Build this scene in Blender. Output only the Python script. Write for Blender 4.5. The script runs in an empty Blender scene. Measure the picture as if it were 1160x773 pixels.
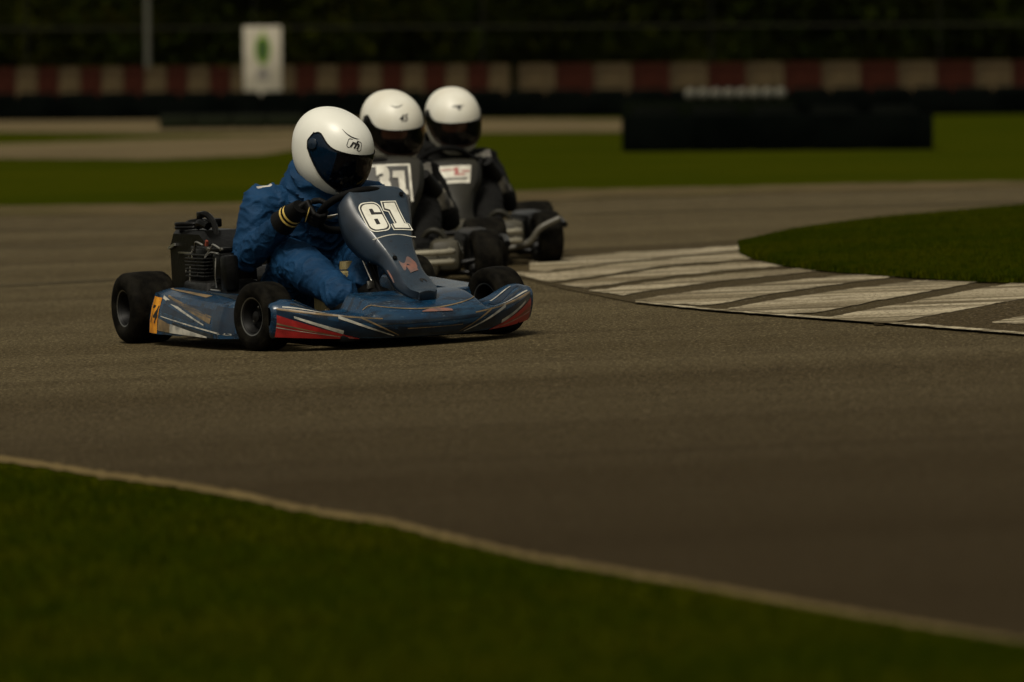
import bpy, bmesh, math, random
import numpy as np
from mathutils import Vector, Matrix, noise as mnoise
R = math.radians
random.seed(7); mnoise.seed_set(5)
C = bpy.context.scene.collection
scene = bpy.context.scene

# ------------------------------------------------------------ camera, world, sun, exposure
CAM_H, F, PITCH, ROLL = 1.2, 6000.0, 3.343, -0.4
cam_d = bpy.data.cameras.new("camera"); cam = bpy.data.objects.new("camera", cam_d); C.objects.link(cam)
cam.matrix_world = Matrix.Translation((0, 0, CAM_H)) @ Matrix.Rotation(R(90-PITCH), 4, 'X') @ Matrix.Rotation(R(ROLL), 4, 'Z')
cam_d.sensor_width = 36; cam_d.lens = F*36/1160.0
cam_d.clip_start = 0.5; cam_d.clip_end = 2000
cam_d.dof.use_dof = True; cam_d.dof.focus_distance = 20.1; cam_d.dof.aperture_fstop = 3.0
scene.camera = cam
SUN_EL, SUN_AZ = 58, 205       # azimuth measured from +Y towards +X
w = bpy.data.worlds.new("World"); scene.world = w; w.use_nodes = True
nt = w.node_tree; bg = nt.nodes["Background"]
sky = nt.nodes.new("ShaderNodeTexSky"); sky.sky_type = 'NISHITA'; sky.sun_disc = False
sky.sun_elevation = R(SUN_EL); sky.sun_rotation = R(SUN_AZ); sky.air_density = 1.0; sky.dust_density = 4.0; sky.ozone_density = 1.0
hs = nt.nodes.new("ShaderNodeHueSaturation"); hs.inputs["Saturation"].default_value = 0.22
tint = nt.nodes.new("ShaderNodeMixRGB"); tint.blend_type = 'MULTIPLY'; tint.inputs[0].default_value = 1; tint.inputs[2].default_value = (1.0, .93, .76, 1)
nt.links.new(sky.outputs[0], hs.inputs["Color"]); nt.links.new(hs.outputs[0], tint.inputs[1]); nt.links.new(tint.outputs[0], bg.inputs[0])
bg.inputs[1].default_value = 0.052
sd = bpy.data.lights.new("sun", 'SUN'); sd.energy = 1.5; sd.angle = R(14); sd.color = (1, .93, .80)
sun = bpy.data.objects.new("sun", sd); C.objects.link(sun)
sun.rotation_euler = (R(90-SUN_EL), 0, R(180-SUN_AZ)+math.pi)
sdir = Vector((math.sin(R(SUN_AZ))*math.cos(R(SUN_EL)), math.cos(R(SUN_AZ))*math.cos(R(SUN_EL)), math.sin(R(SUN_EL))))
sun.rotation_euler = sdir.to_track_quat('Z', 'Y').to_euler()
vs = scene.view_settings; vs.view_transform = 'Standard'; vs.look = 'None'; vs.gamma = 1; vs.use_curve_mapping = False
vs.exposure = 0.74
scene.render.engine = 'CYCLES'; scene.cycles.use_denoising = True
scene.cycles.max_bounces = 8; scene.cycles.transparent_max_bounces = 12
scene.cycles.sample_clamp_indirect = 6

# ------------------------------------------------------------ ground height and pixel -> ground
BANK = 0.038
def smooth(a, b, t):
    t = min(1, max(0, (t-a)/(b-a))); return t*t*(3-2*t)
def hgt(x, y):
    return BANK*6*math.tanh((x+.96)/6)*(1-smooth(36, 52, y))
CM = cam.matrix_world.copy()
def ray(px, row):
    return (CM.to_3x3() @ Vector(((px-580)/F, (386.5-row)/F, -1))).normalized()
def G(px, row, z0=0.0):
    d = ray(px, row); o = CM.translation
    z = 0.0
    for _ in range(30):
        if d.z > -1e-4: t = 300/d.y
        else: t = (z+z0-o.z)/d.z
        t = min(t, 400); p = o+d*t
        z = .5*z+.5*hgt(p.x, p.y)
    return Vector((p.x, p.y, hgt(p.x, p.y)))
def proj(p):
    q = CM.inverted() @ Vector(p); return (580+F*q.x/-q.z, 386.5-F*q.y/-q.z)
def at(px, row, y):
    d = ray(px, row); t = y/d.y; return CM.translation+d*t

# ------------------------------------------------------------ materials
MATS = {}
def pm(name, col, rough=.6, metal=0, col2=None, nscale=8, nlo=.4, nhi=.6, bump=0, bscale=60, stretch=None, coat=0, spec=.5, sheen=0, detail=4, rvar=0):
    if name in MATS: return MATS[name]
    m = bpy.data.materials.new(name); m.use_nodes = True; t = m.node_tree; N = t.nodes; L = t.links
    b = N["Principled BSDF"]; b.inputs["Base Color"].default_value = (*col, 1); b.inputs["Roughness"].default_value = rough
    b.inputs["Metallic"].default_value = metal; b.inputs["Coat Weight"].default_value = coat
    b.inputs["Specular IOR Level"].default_value = spec; b.inputs["Sheen Weight"].default_value = sheen
    tc = N.new("ShaderNodeTexCoord"); mp = N.new("ShaderNodeMapping"); L.new(tc.outputs["Object"], mp.inputs[0])
    if stretch: mp.inputs["Scale"].default_value = stretch
    if col2 is not None or rvar:
        n = N.new("ShaderNodeTexNoise"); n.inputs["Scale"].default_value = nscale; n.inputs["Detail"].default_value = detail
        L.new(mp.outputs[0], n.inputs[0])
        r = N.new("ShaderNodeMapRange"); r.inputs[1].default_value = nlo; r.inputs[2].default_value = nhi; L.new(n.outputs["Fac"], r.inputs[0])
        if col2 is not None:
            mx = N.new("ShaderNodeMixRGB"); mx.inputs[1].default_value = (*col, 1); mx.inputs[2].default_value = (*col2, 1)
            L.new(r.outputs[0], mx.inputs[0]); L.new(mx.outputs[0], b.inputs["Base Color"])
        if rvar:
            r2 = N.new("ShaderNodeMapRange"); r2.inputs[1].default_value = .3; r2.inputs[2].default_value = .7
            r2.inputs[3].default_value = rough-rvar; r2.inputs[4].default_value = rough+rvar
            L.new(n.outputs["Fac"], r2.inputs[0]); L.new(r2.outputs[0], b.inputs["Roughness"])
    if bump:
        n2 = N.new("ShaderNodeTexNoise"); n2.inputs["Scale"].default_value = bscale; n2.inputs["Detail"].default_value = 5
        L.new(mp.outputs[0], n2.inputs[0])
        bu = N.new("ShaderNodeBump"); bu.inputs["Strength"].default_value = bump; bu.inputs["Distance"].default_value = .01
        L.new(n2.outputs["Fac"], bu.inputs["Height"]); L.new(bu.outputs[0], b.inputs["Normal"])
    MATS[name] = m; return m

def layered(name, base, layers, rough=.8, bumps=(), spec=.5):
    """base colour + noise layers: (colour, scale vec, noise scale, lo, hi, detail)"""
    m = bpy.data.materials.new(name); m.use_nodes = True; t = m.node_tree; N = t.nodes; L = t.links
    b = N["Principled BSDF"]; b.inputs["Roughness"].default_value = rough; b.inputs["Specular IOR Level"].default_value = spec
    tc = N.new("ShaderNodeTexCoord"); prev = None
    for col, sv, ns, lo, hi, det, amt in layers:
        mp = N.new("ShaderNodeMapping"); mp.inputs["Scale"].default_value = sv; L.new(tc.outputs["Object"], mp.inputs[0])
        n = N.new("ShaderNodeTexNoise"); n.inputs["Scale"].default_value = ns; n.inputs["Detail"].default_value = det; L.new(mp.outputs[0], n.inputs[0])
        r = N.new("ShaderNodeMapRange"); r.inputs[1].default_value = lo; r.inputs[2].default_value = hi; r.inputs[4].default_value = amt; L.new(n.outputs["Fac"], r.inputs[0])
        mx = N.new("ShaderNodeMixRGB"); mx.inputs[2].default_value = (*col, 1); L.new(r.outputs[0], mx.inputs[0])
        if prev is None: mx.inputs[1].default_value = (*base, 1)
        else: L.new(prev, mx.inputs[1])
        prev = mx.outputs[0]
    L.new(prev, b.inputs["Base Color"])
    nrm = None
    for sv, ns, st, dist in bumps:
        mp = N.new("ShaderNodeMapping"); mp.inputs["Scale"].default_value = sv; L.new(tc.outputs["Object"], mp.inputs[0])
        n = N.new("ShaderNodeTexNoise"); n.inputs["Scale"].default_value = ns; n.inputs["Detail"].default_value = 4; L.new(mp.outputs[0], n.inputs[0])
        bu = N.new("ShaderNodeBump"); bu.inputs["Strength"].default_value = st; bu.inputs["Distance"].default_value = dist
        L.new(n.outputs["Fac"], bu.inputs["Height"])
        if nrm: L.new(nrm, bu.inputs["Normal"])
        nrm = bu.outputs[0]
    if nrm: L.new(nrm, b.inputs["Normal"])
    MATS[name] = m; return m

asphalt = layered("asphalt", (.074, .058, .029), [
    ((.048, .036, .016), (.12, .9, 1), 1.0, .42, .62, 4, .8),
    ((.105, .084, .046), (.05, .5, 1), 2.2, .50, .75, 5, .6),
    ((.034, .025, .011), (.03, .55, 1), 3.1, .52, .66, 5, .6),
    ((.010, .007, .003), (1, 1, 1), 75, .47, .60, 3, .8),
    ((.25, .20, .115), (1, 1, 1), 95, .57, .68, 2, .65)], rough=.95,
    bumps=[((1, 1, 1), 85, .6, .008)], spec=.05)
# shading painted into the colour: asphalt darkens towards the near side of the track
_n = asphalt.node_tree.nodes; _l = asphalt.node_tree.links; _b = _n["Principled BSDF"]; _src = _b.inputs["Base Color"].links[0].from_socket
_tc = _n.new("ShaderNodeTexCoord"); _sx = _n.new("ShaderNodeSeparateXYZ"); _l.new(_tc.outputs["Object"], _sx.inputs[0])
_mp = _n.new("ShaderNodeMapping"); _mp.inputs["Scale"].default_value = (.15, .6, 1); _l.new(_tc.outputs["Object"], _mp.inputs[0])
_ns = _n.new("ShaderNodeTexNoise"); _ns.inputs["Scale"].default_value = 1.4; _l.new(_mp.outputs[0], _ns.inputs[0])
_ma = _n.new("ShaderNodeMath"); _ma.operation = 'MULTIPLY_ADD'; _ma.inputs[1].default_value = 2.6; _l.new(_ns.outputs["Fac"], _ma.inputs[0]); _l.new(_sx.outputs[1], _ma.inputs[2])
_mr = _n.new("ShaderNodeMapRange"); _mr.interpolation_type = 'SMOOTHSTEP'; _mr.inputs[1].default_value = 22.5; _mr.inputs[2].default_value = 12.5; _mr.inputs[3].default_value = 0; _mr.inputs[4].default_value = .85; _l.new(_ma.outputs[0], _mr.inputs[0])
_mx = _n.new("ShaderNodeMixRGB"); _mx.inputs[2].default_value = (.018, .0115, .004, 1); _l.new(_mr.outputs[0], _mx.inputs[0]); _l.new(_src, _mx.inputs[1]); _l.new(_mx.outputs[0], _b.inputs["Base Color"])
pale_asphalt = layered("pale_asphalt", (.044, .033, .015), [
    ((.030, .022, .010), (.10, .8, 1), 1.5, .45, .65, 4, .7),
    ((.03, .024, .016), (1, 1, 1), 70, .50, .64, 3, .7),
    ((.20, .17, .12), (1, 1, 1), 80, .60, .70, 2, .6)], rough=.9, bumps=[((1, 1, 1), 80, .5, .008)], spec=.03)
brown_asphalt = layered("brown_asphalt", (.045, .033, .015), [
    ((.018, .014, .008), (1, 1, 1), 55, .45, .60, 3, .9),
    ((.16, .125, .075), (1, 1, 1), 75, .56, .68, 2, .8)], rough=.92, bumps=[((1, 1, 1), 70, .7, .01)], spec=.03)
white_paint = layered("worn_white_paint", (.42, .365, .255), [
    ((.21, .175, .11), (.15, 1.2, 1), 1.6, .4, .65, 5, .8),
    ((.055, .042, .022), (.13, 2.6, 1), 3.1, .49, .62, 8, .85),
    ((.05, .038, .02), (.55, 3.1, 1), 7.3, .55, .66, 7, .7),
    ((.12, .095, .055), (1, 1, 1), .9, .45, .65, 4, .6),
    ((.065, .05, .028), (1, 1, 1), 60, .51, .60, 3, .75)], rough=.8, bumps=[((1, 1, 1), 70, .5, .006)], spec=.04)
turf = layered("turf", (.022, .028, .0010), [
    ((.032, .035, .0014), (.25, .6, 1), .8, .4, .65, 4, .9),
    ((.020, .028, .001), (.6, 1.2, 1), 3.0, .5, .7, 4, .7),
    ((.015, .02, .001), (1, 1, 1), 40, .45, .65, 4, .4)], rough=.95, bumps=[((1, 1, 1), 30, .5, .02)], spec=0)
turf_near = layered("turf_near", (.026, .033, .0009), [
    ((.044, .047, .0012), (.5, .8, 1), .9, .4, .65, 4, .9),
    ((.010, .017, .0006), (1, 1, 1), 40, .45, .65, 4, .6)], rough=1, bumps=[((1, 1, 1), 30, .6, .02)], spec=0)
soil = layered("dry_soil", (.095, .070, .034), [
    ((.034, .026, .011), (.6, 1.5, 1), 3, .4, .65, 5, .9),
    ((.04, .04, .006), (.5, 1.5, 1), 2, .5, .65, 4, .7)], rough=.95, bumps=[((1, 1, 1), 40, .8, .02)], spec=.05)
soil_edge = layered("pale_soil_edge", (.125, .092, .038), [
    ((.10, .073, .03), (1, 1.5, 1), 4, .4, .65, 5, .9)], rough=.95, bumps=[((1, 1, 1), 40, .8, .02)], spec=.05)
gravel = layered("gravel", (.115, .088, .045), [
    ((.07, .054, .027), (.25, .8, 1), 1.2, .4, .65, 5, .9)], rough=.95, bumps=[((1, 1, 1), 60, .8, .02)], spec=.05)

BLUE = layered("blue_bodywork", (.003, .024, .058), [
    ((.012, .040, .075), (1, 1, 1), 6, .42, .7, 5, .8),
    ((.004, .010, .020), (1.2, 3, 3), 9, .48, .64, 6, .9),
    ((.12, .15, .17), (4, 14, 14), 9, .62, .70, 6, .45)], rough=.24, bumps=[((1, 1, 1), 60, .10, .004)])
NOSEP = layered("scuffed_slate_bodywork", (.013, .024, .038), [
    ((.030, .044, .060), (1, 1, 1), 7, .42, .7, 5, .8),
    ((.012, .016, .022), (1, 1, 1), 30, .62, .68, 4, .9),
    ((.012, .018, .028), (1, 1, 1), 14, .5, .7, 5, .8)], rough=.27, bumps=[((1, 1, 1), 70, .12, .004)])
SCUFF = pm("red_scuff", (.17, .075, .055), .55, col2=(.09, .06, .055), nscale=25)
REDP = pm("red_paint", (.36, .018, .018), .38, col2=(.22, .012, .012), nscale=14, bump=.1)
SILV = pm("silver_paint", (.42, .40, .34), .4, col2=(.20, .20, .18), nscale=22)
GOLDP = pm("bronze_paint", (.17, .115, .055), .45, col2=(.09, .065, .035), nscale=22)
DARKP = pm("dark_paint", (.002, .004, .007), .4, col2=(.02, .028, .035), nscale=18)
NAVYP = pm("navy_paint", (.0015, .007, .018), .28, col2=(.004, .016, .034), nscale=12)
ORNG = pm("orange_plate", (.60, .25, .012), .5, col2=(.40, .15, .008), nscale=26)
BLACKINK = pm("black_ink", (.005, .005, .005), .5)
WHITEN = pm("number_white", (.66, .65, .57), .5, col2=(.45, .43, .35), nscale=20, nlo=.45, nhi=.75)
RUB = pm("tyre_rubber", (.0022, .0019, .0013), .75, col2=(.010, .0088, .006), nscale=20, nlo=.4, nhi=.75, bump=.25, bscale=120, spec=.052)
RIM = pm("rim_metal", (.003, .003, .003), .5, spec=.2)
CHROME = pm("bare_metal", (.50, .49, .45), .28, metal=.9, col2=(.25, .24, .21), nscale=25)
RIMEDGE = pm("rim_edge", (.16, .16, .15), .35, metal=.9)
BLK = pm("black_plastic", (.0012, .0012, .0011), .34, col2=(.003, .003, .0027), nscale=18, bump=.15, bscale=70, spec=.14)
BLKM = pm("black_matt", (.0015, .0015, .0014), .75, spec=.1)
ENG = pm("engine_casting", (.0018, .0018, .0017), .4, col2=(.006, .006, .0052), nscale=20, bump=.3, bscale=80)
TUBE = pm("frame_tube", (.006, .006, .006), .35, metal=.3, spec=.3)
OLIVE = pm("tank_plastic", (.20, .165, .075), .45, col2=(.12, .095, .04), nscale=9, stretch=(8, 8, 1))
TAN = pm("boot_sole", (.24, .18, .10), .6, col2=(.13, .095, .05), nscale=30)
REDC = pm("red_guard", (.16, .03, .015), .5)
SHELLW = pm("helmet_white", (.66, .66, .60), .38, col2=(.60, .60, .54), nscale=6, nlo=.35, nhi=.75)
SHELLW2 = pm("helmet_white_aged", (.62, .61, .54), .45, col2=(.52, .49, .40), nscale=6, nlo=.35, nhi=.75)
LINING = pm("helmet_lining", (.006, .006, .006), .9)
PLATEW = pm("helmet_grey_ink", (.12, .12, .11), .5)
SUITB = pm("blue_suit_fabric", (.0045, .034, .090), .7, col2=(.0022, .022, .060), nscale=5, bump=.25, bscale=140, spec=.16)
SUITK = pm("black_suit_fabric", (.0014, .0014, .0012), .9, col2=(.003, .003, .0026), nscale=6, bump=.25, bscale=120, spec=.2)
PATCH = pm("grey_suit_patch", (.17, .155, .12), .7, col2=(.015, .014, .012), nscale=16, nlo=.42, nhi=.6)
PATCHW = pm("white_suit_patch", (.50, .48, .42), .7, col2=(.30, .28, .25), nscale=20)
PATCHR = pm("red_suit_patch", (.32, .10, .09), .7)
GLOVE = pm("glove_black", (.0018, .0018, .0017), .6, spec=.15, bump=.2, bscale=150)
GLOVEY = pm("glove_yellow", (.62, .45, .12), .55, col2=(.4, .28, .06), nscale=40)
SKIN = pm("skin", (.40, .22, .14), .5)
GREYB = pm("grey_bodywork", (.013, .012, .0075), .5, col2=(.007, .0065, .004), nscale=6, spec=.2)
BEIGEB = pm("beige_bodywork", (.045, .040, .025), .55, col2=(.028, .025, .017), nscale=6)
DECALW = pm("decal_white", (.58, .56, .48), .5, col2=(.42, .40, .34), nscale=20)
DECALR = pm("decal_red", (.30, .07, .06), .5)
PALEBAR = pm("pale_bar", (.20, .185, .14), .4, metal=.2, col2=(.25, .23, .17), nscale=15)
def visor_mat(name, col, tr):
    m = bpy.data.materials.new(name); m.use_nodes = True; N = m.node_tree.nodes; L = m.node_tree.links
    b = N["Principled BSDF"]; b.inputs["Base Color"].default_value = (*col, 1); b.inputs["Roughness"].default_value = .07; b.inputs["Specular IOR Level"].default_value = .5
    t = N.new("ShaderNodeBsdfTransparent"); t.inputs[0].default_value = (tr*1.0, tr*.8, tr*.7, 1)
    mx = N.new("ShaderNodeMixShader"); mx.inputs[0].default_value = .5
    o = N["Material Output"]; L.new(b.outputs[0], mx.inputs[1]); L.new(t.outputs[0], mx.inputs[2]); L.new(mx.outputs[0], o.inputs[0])
    return m
VISB = visor_mat("visor_blue", (.002, .014, .036), .15)
VISD = visor_mat("visor_dark", (.0015, .0025, .005), .15)
VISK = visor_mat("visor_smoke", (.004, .004, .004), 1.0)

# ------------------------------------------------------------ helpers
def tag(o, label=None, cat=None, group=None, kind=None):
    if label: o['label'] = label
    if cat: o['category'] = cat
    if group: o['group'] = group
    if kind: o['kind'] = kind
    return o
def empty(name, M=None, parent=None):
    o = bpy.data.objects.new(name, None); C.objects.link(o); o.empty_display_size = .1
    if parent: o.parent = parent
    if M is not None: o.matrix_basis = M
    return o
class MB:
    def __init__(s): s.v = []; s.f = []; s.m = []
    def add(s, vs_, fs, mi=0, M=None):
        b = len(s.v)
        for p in vs_:
            p = Vector(p); s.v.append(M @ p if M is not None else p)
        for f in fs: s.f.append([b+i for i in f]); s.m.append(mi)
    def grid(s, rows, mi=0, closeu=False, closev=False, flip=False):
        """rows: list of lists of points; mi may be a function(i,j)"""
        n = len(rows); k = len(rows[0]); b = len(s.v)
        for r in rows: s.v += [Vector(p) for p in r]
        for i in range(n if closev else n-1):
            for j in range(k if closeu else k-1):
                a, c = i, (i+1) % n; d, e = j, (j+1) % k
                f = [b+a*k+d, b+a*k+e, b+c*k+e, b+c*k+d]
                if flip: f.reverse()
                s.f.append(f); s.m.append(mi(i, j) if callable(mi) else mi)
    def box(s, c, d, mi=0, bev=.0, M=None, rot=None):
        bm = bmesh.new(); bmesh.ops.create_cube(bm, size=1)
        for v in bm.verts: v.co = Vector((v.co.x*d[0], v.co.y*d[1], v.co.z*d[2]))
        if bev: bmesh.ops.bevel(bm, geom=bm.edges[:], offset=bev, segments=2, affect='EDGES', profile=.5)
        X = Matrix.Translation(c)
        if rot: X = X @ Matrix.Rotation(R(rot[2]), 4, 'Z') @ Matrix.Rotation(R(rot[1]), 4, 'Y') @ Matrix.Rotation(R(rot[0]), 4, 'X')
        if M is not None: X = M @ X
        bm.verts.ensure_lookup_table(); bm.verts.index_update()
        s.add([v.co for v in bm.verts], [[v.index for v in f.verts] for f in bm.faces], mi, X); bm.free()
    def tube(s, pts, r, n=12, mi=0, caps=True, sm=0):
        pts = [Vector(p) for p in pts]
        if sm: pts = catmull(pts, sm)
        rr = r if isinstance(r, (list, tuple)) else [r]*len(pts)
        if len(rr) != len(pts): rr = list(np.interp(np.linspace(0, 1, len(pts)), np.linspace(0, 1, len(rr)), rr))
        loft(s, pts, [(a, a) for a in rr], n=n, mi=mi, round_caps=False, caps=caps)
    def lathe(s, prof, n=40, M=None, mi=0, mis=None):
        """profile (x, r) turned about the local x axis"""
        rows = []
        for j in range(n):
            a = 2*math.pi*j/n
            rows.append([(M @ Vector((x, r*math.cos(a), r*math.sin(a)))) if M is not None else Vector((x, r*math.cos(a), r*math.sin(a))) for x, r in prof])
        s.grid(rows, mi=(lambda i, j: mis[j]) if mis else mi, closev=True)
    def build(s, name, mats, parent=None, smooth_angle=35, sharp=True, solid=0, merge=0):
        me = bpy.data.meshes.new(name); me.from_pydata([tuple(p) for p in s.v], [], s.f)
        if not isinstance(mats, (list, tuple)): mats = [mats]
        for m in mats: me.materials.append(m)
        me.polygons.foreach_set("material_index", s.m); me.validate(); 
        if merge:
            bm = bmesh.new(); bm.from_mesh(me); bmesh.ops.remove_doubles(bm, verts=bm.verts, dist=merge); bm.to_mesh(me); bm.free()
        bm = bmesh.new(); bm.from_mesh(me)
        if not solid: bmesh.ops.recalc_face_normals(bm, faces=bm.faces)
        bm.to_mesh(me); bm.free()
        me.shade_smooth()
        if smooth_angle < 180: me.set_sharp_from_angle(angle=R(smooth_angle))
        o = bpy.data.objects.new(name, me); C.objects.link(o)
        if parent: o.parent = parent
        return o
def catmull(pts, k):
    P = [pts[0]*2-pts[1]]+pts+[pts[-1]*2-pts[-2]]; out = []
    for i in range(1, len(P)-2):
        for j in range(k):
            t = j/k; a, b, c, d = P[i-1], P[i], P[i+1], P[i+2]
            out.append(.5*((2*b)+(c-a)*t+(2*a-5*b+4*c-d)*t*t+(3*b-a-3*c+d)*t**3))
    out.append(pts[-1]); return out
def loft(mb, pts, radii, n=20, mi=0, wide=None, round_caps=True, caps=True):
    """tube through pts; radii (a, b): a along the 'wide' direction"""
    pts = [Vector(p) for p in pts]; rows = []
    tans = []
    for i in range(len(pts)):
        t = (pts[min(i+1, len(pts)-1)]-pts[max(i-1, 0)]); tans.append(t.normalized() if t.length > 1e-9 else Vector((0, 0, 1)))
    w_ = Vector(wide) if wide is not None else (Vector((1, 0, 0)) if abs(tans[0].x) < .8 else Vector((0, 1, 0)))
    def ring(c, t, w0, a, b):
        u = (w0-t*w0.dot(t)).normalized(); v = t.cross(u)
        return [c+u*(a*math.cos(2*math.pi*k/n))+v*(b*math.sin(2*math.pi*k/n)) for k in range(n)], u
    if round_caps:
        a, b = radii[0]; h = min(a, b)
        for q in (80, 55, 28): 
            rows.append(ring(pts[0]-tans[0]*h*math.sin(R(q)), tans[0], w_, a*math.cos(R(q)), b*math.cos(R(q)))[0])
    u = w_
    for p, t, (a, b) in zip(pts, tans, radii):
        rg, u = ring(p, t, w_ if wide is not None else u, a, b); rows.append(rg)
    if round_caps:
        a, b = radii[-1]; h = min(a, b)
        for q in (28, 55, 80):
            rows.append(ring(pts[-1]+tans[-1]*h*math.sin(R(q)), tans[-1], u, a*math.cos(R(q)), b*math.cos(R(q)))[0])
    b0 = len(mb.v); mb.grid(rows, mi=mi, closeu=True)
    if caps:
        mb.f.append([b0+k for k in range(n)]); mb.m.append(mi)
        e = b0+(len(rows)-1)*n; mb.f.append([e+k for k in range(n)]); mb.m.append(mi)
def remeshed(mb, voxel, it=4, fac=.5):
    """union of overlapping closed volumes as one continuous mesh"""
    me = bpy.data.meshes.new("tmp"); me.from_pydata([tuple(p) for p in mb.v], [], mb.f)
    bm = bmesh.new(); bm.from_mesh(me); bmesh.ops.recalc_face_normals(bm, faces=bm.faces); bm.to_mesh(me); bm.free()
    o = bpy.data.objects.new("tmp", me); C.objects.link(o)
    r = o.modifiers.new("r", 'REMESH'); r.mode = 'VOXEL'; r.voxel_size = voxel
    if it:
        sm = o.modifiers.new("s", 'SMOOTH'); sm.iterations = it; sm.factor = fac
    dg = bpy.context.evaluated_depsgraph_get(); out = bpy.data.meshes.new_from_object(o.evaluated_get(dg))
    bpy.data.objects.remove(o); return out
def text_tris(txt, size=1.0, shear=0, offset=0):
    cu = bpy.data.curves.new("t", 'FONT'); cu.body = txt; cu.size = size; cu.shear = shear; cu.offset = offset
    cu.align_x = 'CENTER'; cu.align_y = 'CENTER'; cu.resolution_u = 4; cu.fill_mode = 'FRONT'
    o = bpy.data.objects.new("t", cu); C.objects.link(o)
    dg = bpy.context.evaluated_depsgraph_get(); me = bpy.data.meshes.new_from_object(o.evaluated_get(dg))
    v = [(p.co.x, p.co.y) for p in me.vertices]; f = [list(q.vertices) for q in me.polygons]
    bpy.data.objects.remove(o); return v, f
def tri_decal(mb, v, f, mp, mi, k=0):
    v = [tuple(q[:2]) for q in v]; g = []
    for t in f:
        for i in range(1, len(t)-1): g.append((t[0], t[i], t[i+1]))
    for _ in range(k):
        cache = {}; h = []
        def mid(a, b):
            key = (min(a, b), max(a, b))
            if key not in cache: cache[key] = len(v); v.append(((v[a][0]+v[b][0])/2, (v[a][1]+v[b][1])/2))
            return cache[key]
        for a, b, c in g:
            ab, bc, ca = mid(a, b), mid(b, c), mid(c, a); h += [(a, ab, ca), (ab, b, bc), (ca, bc, c), (ab, bc, ca)]
        g = h
    mb.add([mp(x, y) for x, y in v], [list(t) for t in g], mi)
def poly_decal(mb, poly, mp, mi, k=0):
    """2D polygon (x,y list) mapped by mp(x,y)->Vector; triangulated"""
    from mathutils.geometry import tessellate_polygon
    tr = tessellate_polygon([[Vector((x, y, 0)) for x, y in poly]])
    tri_decal(mb, poly, [list(t) for t in tr], mp, mi, k)
def rrect(x0, y0, x1, y1, r, n=4, shear=0):
    out = []
    for cx, cy, a0 in ((x1-r, y1-r, 0), (x0+r, y1-r, 90), (x0+r, y0+r, 180), (x1-r, y0+r, 270)):
        for k in range(n+1):
            a = R(a0+90*k/n); x = cx+r*math.cos(a); y = cy+r*math.sin(a); out.append((x+shear*y, y))
    return out
def strip(mb, fn, x0, x1, lo, hi, mi, n=24, k=3):
    """band on surface fn(x,t) between curves lo(x) and hi(x)"""
    rows = []
    for i in range(n+1):
        x = x0+(x1-x0)*i/n; a, b = lo(i/n), hi(i/n)
        rows.append([fn(x, a+(b-a)*j/k) for j in range(k+1)])
    mb.grid(rows, mi)

# ------------------------------------------------------------ the ground, laid out in regions
def curve(pts):
    xs = [p[0] for p in pts]; ys = [p[1] for p in pts]
    def f(x):
        if x <= xs[0]: return ys[0]+(x-xs[0])*(ys[1]-ys[0])/(xs[1]-xs[0])*.6
        if x >= xs[-1]: return ys[-1]+(x-xs[-1])*(ys[-1]-ys[-2])/(xs[-1]-xs[-2])*.6
        return float(np.interp(x, xs, ys))
    return f
def region(name, near, far, x0, x1, mat, dz, nx=80, ny=12, label=None, cat=None, kind='structure', jit=0, crown=0):
    mb = MB(); rows = []
    for i in range(nx+1):
        px = x0+(x1-x0)*i/nx; a = near(px); b = far(px)
        if jit: a += jit*mnoise.noise(Vector((px*.09, 3, 1)))+.5*jit*mnoise.noise(Vector((px*.31, 3, 1))); b += jit*mnoise.noise(Vector((px*.1, 9, 5)))
        A = G(px, a); B = G(px, b); r = []
        for j in range(ny+1):
            t = j/ny; p = A.lerp(B, t); r.append(Vector((p.x, p.y, hgt(p.x, p.y)+dz+crown*math.sin(math.pi*t)**.4)))
        rows.append(r)
    mb.grid(rows, 0)
    o = mb.build(name, mat, smooth_angle=180)
    if kind: o['kind'] = kind
    if label: o['label'] = label
    if cat: o['category'] = cat
    return o
# base sheet reaching the horizon
mb = MB()
xs = [-900, -400, -150, -60, -30]+[-20+i*1.0 for i in range(41)]+[30, 60, 150, 400, 900]
ys = [-60, -20, 0, 4, 6]+[8+i*1.0 for i in range(50)]+[60, 70, 80, 100, 150, 300, 700, 1500]
mb.grid([[Vector((x, y, hgt(x, y)-.004)) for x in xs] for y in ys], 0)
o = mb.build("ground", turf, smooth_angle=180); o['kind'] = 'structure'; o['label'] = 'olive green turf between the track and the barriers'; o['category'] = 'ground'

near_edge = curve([(0, 520), (50, 527), (110, 537), (200, 549), (280, 563), (330, 575), (380, 584), (440, 592), (500, 608), (600, 632), (780, 663), (960, 696), (1160, 730)])
far_edge = curve([(0, 246), (300, 241), (600, 228), (900, 219), (1160, 214)])
far_soil = curve([(0, 235), (300, 231), (600, 217), (900, 211), (1160, 206)])
def off(c, d): return lambda x: c(x)+d
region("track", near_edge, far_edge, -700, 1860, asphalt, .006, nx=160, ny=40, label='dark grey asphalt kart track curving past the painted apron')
region("grass_verge", off(near_edge, 420), off(near_edge, 2), -260, 1420, turf_near, .004, nx=70, ny=20, label='dark green verge in the foreground corner')
region("soil_edge", off(near_edge, 7), off(near_edge, 0), -500, 1660, soil_edge, .010, nx=260, ny=2, jit=3.2, label='pale dry soil along the foreground track edge')
region("soil_strip", off(far_edge, 1), far_soil, -700, 1860, soil, .010, nx=160, ny=3, jit=1.3, label='brown soil along the far track edge')
flat = lambda v: (lambda x: v)
region("gravel_path", curve([(-400, 181), (0, 180), (180, 181), (300, 176), (345, 168), (420, 160)]), curve([(-400, 165), (0, 164), (180, 158), (420, 150)]), -400, 400, gravel, .004, nx=60, ny=4, jit=1.0, label='tan gravel path crossing the far grass on the left')
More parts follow.
